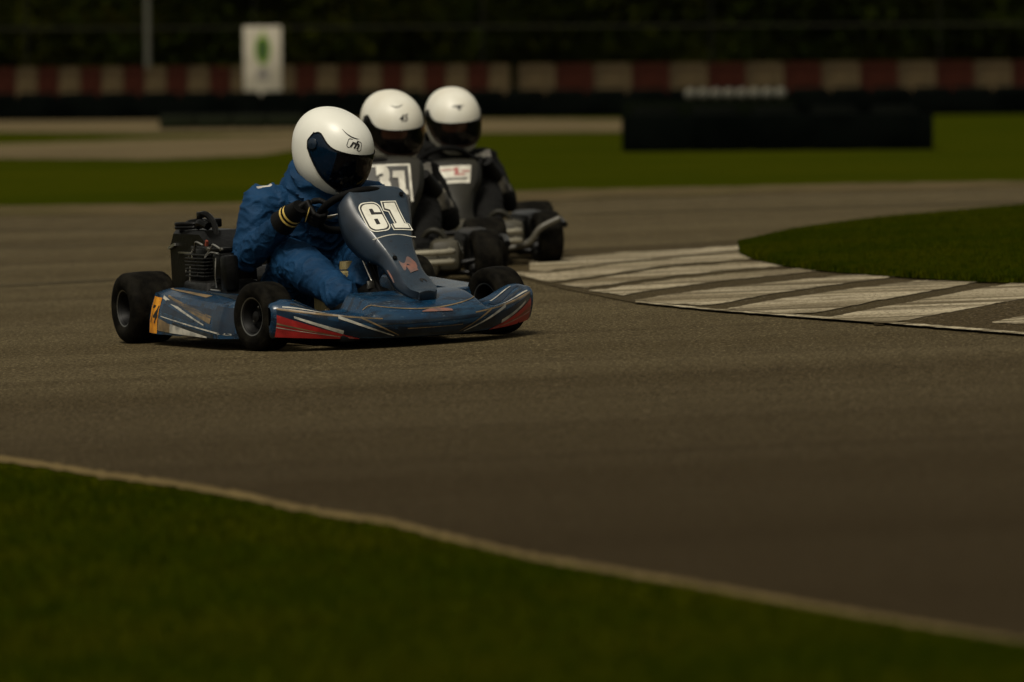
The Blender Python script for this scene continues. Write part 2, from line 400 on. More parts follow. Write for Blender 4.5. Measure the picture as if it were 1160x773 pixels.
region("gravel_path", curve([(-400, 152), (0, 150), (180, 152), (700, 150), (760, 146)]), curve([(-400, 134), (0, 134), (700, 136), (760, 134)]), -400, 760, gravel, .004, nx=60, ny=4, jit=.8, label='tan gravel strip at the foot of the long black tyre wall')

MARK = layered("rubber_mark", (.034, .025, .011), [((.060, .046, .021), (.3, 3, 1), 4, .42, .60, 5, .9)], rough=.85, spec=.12)
for i_, (a_, b_, pts_) in enumerate([(-200, 500, [(-200, 262), (100, 262), (300, 259), (500, 254)]), (-200, 260, [(-200, 285), (60, 282), (200, 276), (260, 272)]), (-300, 130, [(-300, 330), (0, 326), (130, 319)]),
        (650, 1500, [(650, 244), (900, 238), (1200, 229), (1500, 220)])]):
    c_ = curve(pts_); w_ = (.9, 1.2, 2.2, 1.0)[i_]
    region("tyre_mark", off(c_, w_/2), off(c_, -w_/2), a_, b_, MARK, .0095, nx=120, ny=1, jit=.5*w_, label='faint dark tyre mark curving along the asphalt')
# painted apron
lower = curve([(470, 298), (585, 316), (640, 330), (720, 346), (800, 354.5), (900, 362.5), (1000, 370), (1160, 383), (1500, 408)])
upper = curve([(470, 292), (645, 284), (760, 279), (838, 273.5), (900, 268), (1160, 235), (1500, 210)])
region("apron", lower, upper, 500, 1560, pale_asphalt, .010, nx=110, ny=24, label='pale worn asphalt apron between track and grass island')
gaps = [
 [(560, 309), (618, 312), (700, 301), (838, 287.5)],
 [(590, 317), (622, 325), (690, 315.5), (750, 306), (850, 298)],
 [(600, 322), (662, 332), (757, 318.5), (830, 311), (900, 306)],
 [(650, 335), (705, 342), (760, 333), (819, 325.5), (960, 311)],
 [(740, 352), (808, 353), (870, 341), (950, 329), (1040, 318)],
 [(850, 365), (925, 362), (1000, 347), (1060, 336), (1124, 324)],
]
def gcurve(i): 
    g = gaps[i]; return lambda x: float(np.interp(x, [p[0] for p in g], [p[1] for p in g]))
wid = [2.0, 3.2, 4.2, 8.0, 7.5, 7.5]
lowc = lambda x: lower(x)-2.2
island_low = curve([(838, 290), (855, 297), (880, 303), (920, 309), (960, 312.5), (1030, 318), (1110, 323), (1160, 324), (1300, 326), (1600, 328)])
mbp = MB()
def clampc(x, v): return min(max(v, upper(x)+1.5), lowc(x))
def stripe(x0, x1, ftop, fbot, nx=60, ny=5, seed=0):
    rows = []
    for i in range(nx+1):
        x = x0+(x1-x0)*i/nx
        j1 = 1.0*mnoise.noise(Vector((x*.05, seed, 0)))+.6*mnoise.noise(Vector((x*.23, seed, 4)))
        j2 = 1.0*mnoise.noise(Vector((x*.05, seed, 9)))+.6*mnoise.noise(Vector((x*.23, seed, 7)))
        a = clampc(x, fbot(x)+j1); b = min(clampc(x, ftop(x)+j2), a-.02)
        A, B = G(x, a), G(x, b); rows.append([Vector((q.x, q.y, hgt(q.x, q.y)+.014)) for q in (A.lerp(B, t/ny) for t in range(ny+1))])
    mbp.grid(rows, 0)
il = lambda x: island_low(x) if x > 838 else upper(x)+2
stripe(600, 870, lambda x: upper(x)+8+max(0, (700-x))*.05, lambda x: gcurve(0)(x)-wid[0]/2, seed=1)
stripe(585, 880, lambda x: max(gcurve(0)(x)+wid[0]/2, il(x)), lambda x: gcurve(1)(x)-wid[1]/2, seed=2)
stripe(600, 920, lambda x: max(gcurve(1)(x)+wid[1]/2, il(x)), lambda x: gcurve(2)(x)-wid[2]/2, seed=3)
stripe(650, 985, lambda x: max(gcurve(2)(x)+wid[2]/2, il(x)), lambda x: gcurve(3)(x)-wid[3]/2, seed=4)
stripe(712, 1060, lambda x: max(gcurve(3)(x)+wid[3]/2, il(x)), lambda x: gcurve(4)(x)-wid[4]/2, seed=5)
stripe(812, 1130, lambda x: max(gcurve(4)(x)+wid[4]/2, il(x)), lambda x: gcurve(5)(x)-wid[5]/2, seed=6)
bot6 = lambda x: float(np.interp(x, [925, 1000, 1080, 1160, 1300], [369, 371.5, 357, 342, 318]))
stripe(928, 1260, lambda x: max(float(np.interp(x, [925, 1124, 1300], [366, 328, 300])), il(x)), bot6, nx=90, seed=7)
stripe(1124, 1400, lambda x: float(np.interp(x, [1124, 1160, 1400], [369, 361.5, 322])), lambda x: float(np.interp(x, [1124, 1160, 1400], [370, 371, 352])), seed=8)
o = mbp.build("road_marking", white_paint, smooth_angle=180); tag(o, 'broad worn white stripes painted on the apron', 'road marking', None, 'structure')
o['kind'] = 'structure'
region("apron_gap", lowc, bot6, 990, 1500, brown_asphalt, .012, nx=60, ny=8, label='rough brown asphalt between the last white stripes')
region("edge_line", lambda x: lower(x)+.8, lambda x: lower(x)-1.0-.6*(x > 900), 720, 1500, white_paint, .0165, nx=200, ny=2, jit=.5, label='thin worn white line along the apron edge')
island_up = curve([(838, 289), (850, 284), (872, 277), (900, 270), (950, 262), (1000, 255.5), (1080, 248), (1160, 240.5), (1300, 231), (1600, 214)])
isl = region("grass_island", lambda x: island_low(x), lambda x: island_up(x), 838, 1560, turf_near, .018, nx=110, ny=24, crown=.03, label='flat green grass island with a pointed tip at the apron')

# grass blades
GB = layered("grass_blades", (.042, .054, .0012), [((.066, .068, .002), (1, 1, 1), 1.3, .4, .65, 3, .9), ((.020, .034, .001), (1, 1, 1), 25, .45, .6, 2, .8)], rough=1, spec=0)
_n = GB.node_tree.nodes; _l = GB.node_tree.links; _t = _n.new("ShaderNodeBsdfTranslucent"); _m = _n.new("ShaderNodeMixShader"); _m.inputs[0].default_value = .45
_p = _n["Principled BSDF"]; _l.new(_p.inputs["Base Color"].links[0].from_socket, _t.inputs[0]); _l.new(_p.outputs[0], _m.inputs[1]); _l.new(_t.outputs[0], _m.inputs[2]); _l.new(_m.outputs[0], _n["Material Output"].inputs[0])
def blades(name, sampler, n, h, label, seed=1, wdt=.005):
    rng = random.Random(seed); V = []; Fc = []
    for i in range(n):
        p = sampler(rng)
        if p is None: continue
        a = rng.uniform(0, 6.283); hh = h*rng.uniform(.5, 1.2); l = hh*.5*rng.random(); a2 = rng.uniform(0, 6.283)
        dx, dy = math.cos(a)*wdt, math.sin(a)*wdt; b = len(V)
        V += [(p.x-dx, p.y-dy, p.z), (p.x+dx, p.y+dy, p.z), (p.x+math.cos(a2)*l, p.y+math.sin(a2)*l, p.z+hh)]
        Fc.append((b, b+1, b+2))
    me = bpy.data.meshes.new(name); me.from_pydata(V, [], Fc); me.materials.append(GB)
    o = bpy.data.objects.new(name, me); C.objects.link(o); tag(o, label, 'grass', None, 'stuff'); return o
def isl_s(rng):
    px = 838+340*rng.random()**.8; t = rng.random()
    a, b = G(px, island_low(px)+1.0), G(px, island_up(px)); p = a.lerp(b, t); p.z = hgt(p.x, p.y)+.018; return p
# cheap sampler: precompute edge tables
_tab = [(G(px, island_low(px)+1.2), G(px, island_up(px)-.3)) for px in range(838, 1240, 2)]
def isl_s(rng):
    k = rng.random()*(len(_tab)-1.01); i = int(k); f = k-i
    a = _tab[i][0].lerp(_tab[i+1][0], f); b = _tab[i][1].lerp(_tab[i+1][1], f); t = rng.random()**1.3
    p = a.lerp(b, t); p.z = hgt(p.x, p.y)+.016+.03*math.sin(math.pi*t)**.4; return p
blades("grass", isl_s, 150000, .032, 'short mown grass growing on the island', 3)
_tab2 = [(G(px, 800), G(px, near_edge(px)+12)) for px in range(-60, 1225, 8)]
def ver_s(rng):
    k = rng.random()*(len(_tab2)-1.01); i = int(k); f = k-i
    a = _tab2[i][0].lerp(_tab2[i+1][0], f); b = _tab2[i][1].lerp(_tab2[i+1][1], f); 
    if b.y < a.y: return None
    p = a.lerp(b, rng.random()); p.z = hgt(p.x, p.y)+.003; return p
blades("grass", ver_s, 90000, .022, 'dark short grass growing on the foreground verge', 5, .007)

# ------------------------------------------------------------ background barriers
def tyre_mesh(r=.28, w_=.19):
    mb = MB(); prof = []
    for k in range(13):
        a = math.pi*k/12; prof.append((-w_/2*math.cos(a)*(1 if abs(math.cos(a)) < .9 else 1), r-.075+.075*math.sin(a)**.6))
    prof.append((w_/2*.8, r-.12)); prof.append((-w_/2*.8, r-.12))
    mb.lathe(prof+[prof[0]], n=18, M=Matrix.Rotation(R(90), 4, 'Y'))
    return mb
WALLBELT = pm("barrier_belt", (.0008, .0014, .0011), .95, col2=(.0018, .0026, .002), nscale=2, spec=.01)
TYRED = pm("old_tyre", (.002, .0025, .0018), .95, spec=.02)
TYREW = pm("whitewashed_tyre", (.10, .095, .07), .8, col2=(.03, .03, .022), nscale=9)
tyre_me = {}
def tyre_obj(mat, parent, loc, r=.28):
    key = (mat.name, r)
    if key not in tyre_me:
        o = tyre_mesh(r).build("tyre", mat, parent); tyre_me[key] = o
    else:
        o = tyre_me[key].copy(); C.objects.link(o); o.parent = parent
    o.location = loc; return o
def belt(mb, x0, x1, z0, z1, y0, y1):
    mb.box(((x0+x1)/2, (y0+y1)/2, (z0+z1)/2), (x1-x0, y1-y0, z1-z0), bev=.012)
# long tyre wall at y 74
WY = 74.0
tw = empty("tyre_wall", Matrix.Translation((0, WY, 0))); tag(tw, 'long low black belted tyre wall running across the background', 'tyre wall')
mb = MB(); belt(mb, -13, 13, 0.005, .30, -.03, 0); mb.build("belt", WALLBELT, tw)
mb = MB(); belt(mb, -13, 13, 0.31, .33, -.02, .02); mb.build("cap_strip", WALLBELT, tw)
for i in range(46): tyre_obj(TYRED, tw, (-12.9+i*.57, .32, .10)); 
for i in range(46): tyre_obj(TYRED, tw, (-12.9+i*.57, .32, .295))
# red and white barrier blocks behind the wall
BRED = pm("faded_red_block", (.024, .006, .003), .8, col2=(.016, .004, .002), nscale=3, spec=.05)
BWHT = pm("faded_white_block", (.055, .040, .020), .8, col2=(.032, .023, .012), nscale=3, spec=.05)
def block_mesh(w_):
    mb = MB(); h = .73; prof = [(.20, 0), (.20, .12), (.13, .22), (.09, h-.01), (.075, h), (-.075, h), (-.09, h-.01), (-.13, .22), (-.20, .12), (-.20, 0)]
    rows = []
    for x in (-w_/2, -w_/2+.012, w_/2-.012, w_/2):
        s_ = .93 if abs(x) == w_/2 else 1; rows.append([Vector((x, y*s_, z*(s_ if z > .7 else 1))) for y, z in prof])
    mb.grid(rows, 0, closeu=True); b = len(mb.v)
    mb.f.append(list(range(len(prof)))); mb.m.append(0); mb.f.append([b-1-k for k in range(len(prof))]); mb.m.append(0)
    mb.box((0, -.115, .47), (w_*.7, .03, .05), bev=.008)
    mb.box((0, -.10, .62), (w_*.7, .03, .03), bev=.008)
    return mb
protos = {}
def block(x, w_, white, label, group):
    key = (round(w_, 2), white)
    if key not in protos:
        o = block_mesh(w_).build("barrier_block", BWHT if white else BRED); protos[key] = o
    else:
        o = protos[key].copy(); C.objects.link(o)
    o.location = (x, 76.2, 0); tag(o, label, 'barrier block', group); return o
BD = 76.2/F
ORD = ['first', 'second', 'third', 'fourth', 'fifth', 'sixth', 'seventh', 'eighth', 'ninth', 'tenth', 'eleventh', 'twelfth', 'thirteenth', 'fourteenth', 'fifteenth', 'sixteenth']
for i, px in enumerate(range(610, 1240, 43)):
    wht = i % 2 == 0
    block((px-580)*BD, .535, wht, '%s wide %s barrier block along the wall, counted from the rearmost helmet rightwards' % (ORD[i//2], 'faded white' if wht else 'dark red'), 'wide barrier blocks behind the tyre wall')
lw, rw = 0, 0
nar = [(-15+i*24.3, i % 2 == 0) for i in range(25)]
left = [q for q in nar if q[0] < 298]; right = [q for q in nar if q[0] >= 298]
for side, lst in (('left', left[::-1]), ('right', right)):
    cnt = {True: 0, False: 0}
    for px, wht in lst:
        if px > 585: continue
        block((px-580)*BD, .30, wht, '%s narrow %s barrier block %s of the white sign, counted from the sign' % (ORD[cnt[wht]], 'faded white' if wht else 'dark red', side), 'narrow barrier blocks behind the tyre wall'); cnt[wht] += 1
# white sign
sg = at(298, 108, 75.1); sgn = empty("sign", Matrix.Translation((sg.x, 75.1, 0))); tag(sgn, 'upright white sign with a green oval standing behind the tyre wall', 'sign')
sx = 75.1/F
mb = MB(); mb.box((0, 0, .80), (43*sx, .03, 1.0), bev=.01); mb.build("panel", pm("sign_white", (.36, .33, .26), .5, col2=(.30, .275, .21), nscale=4), sgn)
mb = MB()
ov = [(.115*math.cos(a)*(1+.15*math.sin(a)), .96+.21*math.sin(a)) for a in [2*math.pi*k/24 for k in range(24)]]
poly_decal(mb, ov, lambda x, z: Vector((x, -.019, z)), 0)
ov = [(.085*math.cos(a)*(1+.15*math.sin(a)), .96+.17*math.sin(a)) for a in [2*math.pi*k/24 for k in range(24)]]
poly_decal(mb, ov, lambda x, z: Vector((x, -.022, z)), 1)
poly_decal(mb, [(-.02, 1.13), (.02, 1.13), (.035, 1.24), (-.01, 1.24)], lambda x, z: Vector((x, -.0205, z)), 0)
mb.build("emblem", [pm("lime", (.16, .25, .02), .5), pm("leaf_green", (.02, .06, .004), .5)], sgn)
mb = MB(); mb.box((0, -.019, .60), (.17, .006, .10)); mb.box((0, -.019, .70), (.10, .006, .05)); mb.box((0, -.019, .66), (.15, .006, .02)); mb.build("lettering", pm("sign_grey", (.14, .13, .11), .6), sgn)
for s in (-1, 1):
    mb = MB(); mb.box((s*.2, .04, .5), (.04, .04, 1.0), bev=.005); mb.build("post", pm("galvanised", (.12, .12, .10), .5, metal=.4), sgn)
# low green block at left
p0, p1 = G(180, 147), G(341, 147)
lb = empty("low_barrier", Matrix.Translation(((p0.x+p1.x)/2, p0.y, 0))); tag(lb, 'low dark green rubber barrier lying on the tan gravel at left', 'barrier')
L_ = p1.x-p0.x
mb = MB()
for k in range(4): mb.box((-L_/2+L_/8+k*L_/4, .15, .085), (L_/4-.01, .30, .17), bev=.03)
mb.build("rubber_block", pm("dark_green_rubber", (.007, .009, .004), .8, spec=.05), lb)
mb = MB(); mb.tube([(-L_/2, .15, .178), (L_/2, .15, .178)], .012); mb.build("strap", BLKM, lb)
# two tyre stacks at right
p0, p1 = G(706, 172), G(1066, 172); L_ = p1.x-p0.x; cx = (p0.x+p1.x)/2
tb = empty("tyre_barrier", Matrix.Translation((cx, p0.y, hgt(cx, p0.y)))); tag(tb, 'long black belted tyre block standing on the grass at right', 'tyre barrier')
mb = MB(); belt(mb, -L_/2, L_/2, .005, .36, -.02, .02); mb.box((-L_/2+.02, .35, .18), (.04, .66, .35), bev=.01); mb.box((L_/2-.02, .35, .18), (.04, .66, .35), bev=.01); mb.build("belt", WALLBELT, tb)
nt_ = int((L_-.1)/.52)
random.seed(3)
for i in range(nt_):
    for k in range(2):
        tyre_obj(TYRED, tb, (-L_/2+.34+i*(L_-.68)/(nt_-1), .32, .10+k*.19), .25)
    tyre_obj(TYRED, tb, (-L_/2+.34+i*(L_-.68)/(nt_-1), .78, .34), .24)
pa = at(705, 110, 60); pb = at(900, 110, 60); L2 = pb.x-pa.x
t2 = empty("tyre_barrier", Matrix.Translation(((pa.x+pb.x)/2, 60, 0))); tag(t2, 'shorter dark tyre stack with a row of whitewashed tyres on top behind the long block', 'tyre barrier')
mb = MB(); belt(mb, -L2/2, L2/2, .005, .40, -.02, .02); mb.build("belt", pm("belt_green", (.003, .0042, .002), .95, spec=.01), t2)
for i in range(4):
    for k in range(2): tyre_obj(TYRED, t2, (-L2/2+.27+i*.46, .32, .10+k*.2), .22)
for i in range(8):
    t = tyre_obj(TYREW, t2, (-L2/2+.78+i*.145, .16, .475), .072); t.rotation_euler = (R(90), 0, R(12))
# fence and pole
FENM = pm("fence_steel", (.055, .055, .045), .5, metal=.3)
fe = empty("fence", Matrix.Translation((0, 79, 0))); tag(fe, 'thin dark wire fence with steel rails behind the barrier blocks', 'fence')
for k, x in enumerate([-14+i*3.4 for i in range(9)]):
    mb = MB(); mb.tube([(x, 0, 0), (x, 0, 2.3)], .018, n=8); mb.build("post", pm("fence_dark", (.008, .008, .006), .8, spec=.05), fe)
mb = MB(); mb.tube([(-14, 0, 1.30), (14, 0, 1.24)], .022, n=8); mb.tube([(-14, 0, 2.28), (14, 0, 2.28)], .02, n=8); mb.build("rail", pm("fence_rail", (.012, .012, .008), .8, spec=.05), fe)
mb = MB()
for k in range(10): mb.tube([(-14, .02, .25+k*.2), (14, .02, .25+k*.2)], .003, n=4)
for k in range(140): mb.tube([(-14+k*.2, .025, .05), (-14+k*.2, .025, 2.28)], .003, n=4)
mb.build("wire_mesh", pm("fence_dark", (.008, .008, .006), .8, spec=.05), fe)
pp = at(168, 100, 77); po = empty("pole", Matrix.Translation((pp.x, 77, 0))); tag(po, 'thin grey steel pole standing behind the barrier blocks at left', 'pole')
mb = MB(); mb.tube([(0, 0, 0), (0, 0, 6)], .045, n=12); mb.build("shaft", pm("pole_grey", (.05, .05, .035), .7), po)
mb = MB(); mb.box((0, 0, .02), (.26, .26, .04), bev=.008); mb.build("base_plate", FENM, po)
mb = MB(); mb.box((0, -.2, 6.03), (.2, .55, .09), bev=.03); mb.build("lamp_head", FENM, po)
# wood behind
WLEAF = layered("dark_leaves", (.009, .012, .0015), [((.024, .023, .002), (1, 1, .5), .35, .45, .65, 3, .9), ((.004, .007, .001), (1, 1, 1), 1.5, .4, .65, 3, .8)], rough=1, spec=0)
rng = random.Random(11); V = []; Fc = []
for i in range(70000):
    x = rng.uniform(-30, 30); top = 6.5+2.6*mnoise.noise(Vector((x*.18, 0, 0)))+1.2*mnoise.noise(Vector((x*.7, 2, 0)))
    z = top*rng.random()**1.25; bulge = 1.5*mnoise.noise(Vector((x*.3, z*.4, 3)))+.8*mnoise.noise(Vector((x*1.0, z*1.1, 3)))
    y = 84+bulge+rng.random()**2*2.5+(.7 if z < .9 else 0)
    s = rng.uniform(.05, .16); u = Vector((rng.gauss(0, 1), rng.gauss(0, 1), rng.gauss(0, 1))).normalized(); v = u.orthogonal().normalized(); v = (Matrix.Rotation(rng.random()*6.28, 3, u) @ v); w_ = u.cross(v)
    c = Vector((x, y, z)); b = len(V); V += [c-v*s, c+w_*s*.5, c+v*s, c-w_*s*.5]; Fc.append((b, b+1, b+2, b+3))
b0 = len(V)
me = bpy.data.meshes.new("wood"); me.from_pydata([tuple(p) for p in V], [], Fc); me.materials.append(WLEAF)
mbw = MB(); rows = []
for i in range(61):
    x = -30+i; top = 5.2+2.6*mnoise.noise(Vector((x*.18, 0, 0))); rows.append([Vector((x, 87+.8*mnoise.noise(Vector((x*.4, k*.7, 1))), top*k/10)) for k in range(11)]+[Vector((x, 91, top*.9)), Vector((x, 91.5, 0))])
mbw.grid(rows, 0); b1 = len(V)
V2 = [tuple(p) for p in V]+[tuple(p) for p in mbw.v]
me = bpy.data.meshes.new("wood"); me.from_pydata(V2, [], Fc+[tuple(b1+k for k in f) for f in mbw.f]); me.materials.append(WLEAF)
o = bpy.data.objects.new("wood", me); C.objects.link(o); tag(o, 'dark dense wood edge filling the top of the background', 'wood', None, 'stuff')

# ------------------------------------------------------------ karts
def kart_matrix(x, y, phi):
    z = hgt(x, y); e = .3
    n = Vector((-(hgt(x+e, y)-hgt(x-e, y))/(2*e), -(hgt(x, y+e)-hgt(x, y-e))/(2*e), 1)).normalized()
    q = Vector((0, 0, 1)).rotation_difference(n)
    return Matrix.Translation((x, y, z+.006)) @ q.to_matrix().to_4x4() @ Matrix.Rotation(R(phi), 4, 'Z')

def wheel(parent, x, y, r, w_, steer=0, camber=0):
    M = Matrix.Translation((x, y, r-.001)) @ Matrix.Rotation(R(steer), 4, 'Z') @ Matrix.Rotation(R(camber), 4, 'Y')
    s = 1 if x > 0 else -1
    mb = MB(); h = w_/2; rr = .068; prof = [(-h*.86, rr), (-h*.97, rr+.012), (-h*1.02, rr+.03), (-h*1.0, r-.028), (-h*.93, r-.012), (-h*.80, r-.003), (-h*.6, r)]
    prof += [(-h*.6+.004, r-.0015), (-h*.3, r+.001), (0, r+.0015), (h*.3, r+.001), (h*.6-.004, r-.0015)]
    prof += [(-a, b) for a, b in reversed(prof[:7])]
    mb.lathe(prof, n=64); t = mb.build("wheel", RUB, parent, smooth_angle=50); t.matrix_basis = M
    mb = MB(); pr = [(-h*.80, rr-.006), (-h*.90, rr), (-h*.92, rr+.005), (-h*.88, rr+.004), (-h*.5, rr-.012), (h*.5, rr-.012), (h*.88, rr+.004), (h*.92, rr+.005), (h*.90, rr), (h*.80, rr-.006), (h*.5, rr-.018), (s*h*.15+h*.1, rr-.02)]
    mis = [0, 1, 0, 0, 0, 0, 0, 1, 0, 0, 0]
    mb.lathe(pr, n=48, mis=mis)
    mb.lathe([(-h*.8, rr-.008), (-h*.5, rr-.018), (s*h*.15-.004, rr-.02), (s*h*.15-.004, .02), (s*h*.15+s*.03, .02), (s*h*.15+s*.034, .001)], n=40)
    for k in range(3):
        a = R(90+120*k); mb.lathe([(0, .001), (.012*s, .006), (.018*s, .006), (.02*s, .001)], n=8, M=Matrix.Translation((s*h*.15, .035*math.cos(a), .035*math.sin(a))), mi=1)
    mb.build("rim", [RIM, RIMEDGE], t)
    return t

def panel_fn(tab, xc=0.0):
    """nose panel: tab rows (y, z, w); returns P(x_metres, v), w(v)"""
    P = catmull([Vector((r[0], r[1], r[2])) for r in tab], 12)
    cum = [0]
    for a, b in zip(P, P[1:]): cum.append(cum[-1]+math.hypot(b.x-a.x, b.y-a.y))
    Ltot = cum[-1]
    def c(v):
        s = min(max(v, 0), 1)*Ltot
        return Vector([float(np.interp(s, cum, [p[i] for p in P])) for i in range(3)])
    def fn(x, v, lift=0):
        q = c(v); q2 = c(min(v+.02, 1)); q1 = c(max(v-.02, 0)); t = Vector((0, q2.x-q1.x, q2.y-q1.y)).normalized(); n = Vector((0, t.z, -t.y))
        if n.y > 0: n = -n
        ww = max(q.z, .01); crown = .008*(1-min(1, (x/ww)**2))
        return Vector((xc+x, q.x, q.y))+n*(crown+lift), n, ww
    return fn, Ltot

def digit6(ox, oy, w_, h, g):
    """layers: (poly, level) level 0 outer plate, 1 dark ring, 2 white, 3 dark slots"""
    L = []
    L.append((rrect(ox-g, oy-g, ox+w_+g, oy+h+g, .42*w_), 0)); L.append((rrect(ox-g*.55, oy-g*.55, ox+w_+g*.55, oy+h+g*.55, .38*w_), 1)); L.append((rrect(ox, oy, ox+w_, oy+h, .34*w_), 2))
    L.append(([(ox+.40*w_, oy+.20*h), (ox+.62*w_, oy+.20*h), (ox+.62*w_, oy+.42*h), (ox+.40*w_, oy+.42*h)], 3))
    L.append(([(ox+.40*w_, oy+.60*h), (ox+1.02*w_, oy+.58*h), (ox+1.02*w_, oy+.66*h), (ox+.62*w_, oy+.68*h), (ox+.60*w_, oy+.82*h), (ox+.40*w_, oy+.82*h)], 3))
    return L
def digit1(ox, oy, w_, h, g):
    L = []
    def one(e):
        return [(ox+.02*w_-e, oy-e), (ox+w_+e, oy-e), (ox+w_+e, oy+.16*h+e*.3), (ox+.80*w_+e, oy+.2*h+e*.3), (ox+.80*w_+e, oy+h+e), (ox+.1*w_-e, oy+h+e), (ox+.02*w_-e, oy+.80*h-e), (ox+.30*w_-e, oy+.74*h-e), (ox+.30*w_-e, oy+.2*h), (ox+.02*w_-e, oy+.16*h)]
    L.append((one(g), 0)); L.append((one(g*.55), 1)); L.append((one(0), 2)); return L

def bumper_fn():
    def bump(x, t):
        s = abs(x)/.55
        yf = -.95+.235*s**2.6; zl = .112+.050*s**2; zb = .036+.022*s**2
        yb = -.665
        hood = 1-smooth(.235, .285, abs(x)+.02*(1 if x < 0 else 0)); wing = smooth(.33, .50, abs(x))
        zt = .142+.058*hood+.054*wing-.012*smooth(.51, .55, abs(x))
        if t <= 1:  # front face
            a = t; bul = .012*math.sin(math.pi*a)
            return Vector((x, yf+.028*(1-a)-bul, zb+(zl-zb)*a))
        if t <= 2:
            a = t-1; 
            mid = .018*math.sin(math.pi*a)*(1-.6*hood)
            crease = 0
            return Vector((x, yf+(yb-yf)*a, zl+(zt-zl)*(a**.75 if hood < .5 else a**.62)-mid*wing*0+.010*math.sin(math.pi*a)-(.016*math.sin(math.pi*a)*(1-hood)*(1-wing))))
        a = t-2
        return Vector((x, yb+.01*a, zt-(zt-.05)*a))
    def bump2(x, t):
        p = bump(x, t); p.x = p.x*.955+.022; return p
    return bump2

def lifted(fn, d):
    def g(x, t):
        e = .004; p = fn(x, t); a = fn(x+e, t)-fn(x-e, t); b = fn(x, min(t+e, 3))-fn(x, max(t-e, 0)); n = a.cross(b)
        if n.length < 1e-12: return p
        n.normalize()
        if t <= 1 and n.y > 0: n = -n
        if t > 1 and n.z < 0: n = -n
        return p+n*d
    return g
lin = lambda a, b: (lambda s: a+(b-a)*s)

def blue_bumper(parent):
    fn = bumper_fn(); mb = MB(); rows = []
    ts = [i/8 for i in range(9)]+[1+i/18 for i in range(1, 19)]+[2.3, 2.7, 3]
    xs = [-.55+1.1*i/110 for i in range(111)]
    for k, x in enumerate(xs):
        rows.append([fn(x, t) for t in ts])
    # rounded end caps
    def cap(x, sgn):
        out = []
        base = [fn(x, t) for t in ts]; c = sum(base, Vector())/len(base)
        for q in (.55, .86, 1.0):
            k = math.sqrt(max(0, 1-q*q)) if q < 1 else .25
            out.append([Vector((x*.955+.022+sgn*.018*q, c.y+(p.y-c.y)*(.25+.75*k), c.z+(p.z-c.z)*(.35+.65*k))) for p in base])
        return out
    rows = list(reversed(cap(-.55, -1)))+rows+cap(.55, 1)
    mb.grid(rows, 0, closeu=True)
    g1 = lifted(fn, .0012); g2 = lifted(fn, .0020); g3 = lifted(fn, .0028)
    for s in (-1, 1):
        X = lambda a: s*a
        # dark shoulder band, red wedge, bronze and silver flashes
        strip(mb, g1, X(.55), X(.10), lin(.25, .0), lin(1.0, .35), 5, n=40)
        strip(mb, g1, X(.55), X(.20), lin(.98, .90), lin(1.06, .96), 3, n=40)
        strip(mb, g2, X(.55), X(.28), lin(.0, .0), lin(.80, .02), 1, n=30)
        strip(mb, g3, X(.55), X(.33), lin(.46, .06), lin(.52, .08), 3, n=24, k=1)
        strip(mb, g3, X(.55), X(.30), lin(.34, .03), lin(.37, .045), 2, n=24, k=1)
        strip(mb, g2, X(.50), X(.34), lin(.74, .20), lin(.82, .36), 2, n=20)
        strip(mb, g2, X(.53), X(.30), lin(1.10, 1.02), lin(1.16, 1.03), 2, n=24, k=1)
        strip(mb, g1, X(.50), X(.33), lin(1.5, 1.2), lin(1.62, 1.5), 5, n=20)
        strip(mb, g2, X(.47), X(.36), lin(1.66, 1.6), lin(1.72, 1.66), 2, n=16, k=1)
        strip(mb, g3, X(.36), X(.15), lin(.86, .10), lin(1.0, .14), 2, n=24)
        strip(mb, g3, X(.28), X(.13), lin(.90, .12), lin(1.0, .16), 3, n=24)
        strip(mb, g1, X(.36), X(.22), lin(.35, .25), lin(.70, .30), 5, n=20)
        strip(mb, g1, X(.50), X(.38), lin(1.25, 1.12), lin(1.36, 1.2), 4, n=16)
    strip(mb, g1, -.14, .14, lambda s: .02, lambda s: .40+.30*abs(s-.5), 5, n=30)
    strip(mb, g1, -.36, .36, lambda s: .70+.1*abs(s-.5), lambda s: .86+.2*abs(s-.5)*0, 5, n=50)
    # hood outline, scuffs and horizontal streaks
    def ring(x):  # pale moulding line round the hood
        a = abs(x)/.245; return 1.18+.10*(1-a*a)**.5*-1 if a < 1 else 1.18
    strip(mb, g2, -.24, .24, lambda s: 1.30-.20*math.sin(math.pi*s)**.6, lambda s: 1.325-.20*math.sin(math.pi*s)**.6, 3, n=40, k=1)
    strip(mb, g2, -.03, .10, lin(1.05, 1.03), lambda s: 1.06+.05*math.sin(math.pi*s), 6, n=14)
    strip(mb, g1, -.14, .20, lin(.05, .10), lin(.2, .13), 4, n=20)
    strip(mb, g1, -.10, .14, lin(.42, .44), lin(.47, .46), 3, n=20)
    strip(mb, g1, -.22, .12, lin(.62, .80), lin(.78, .84), 4, n=20)
    return mb.build("front_bumper", [BLUE, REDP, SILV, GOLDP, DARKP, NAVYP, SCUFF], parent, smooth_angle=42)

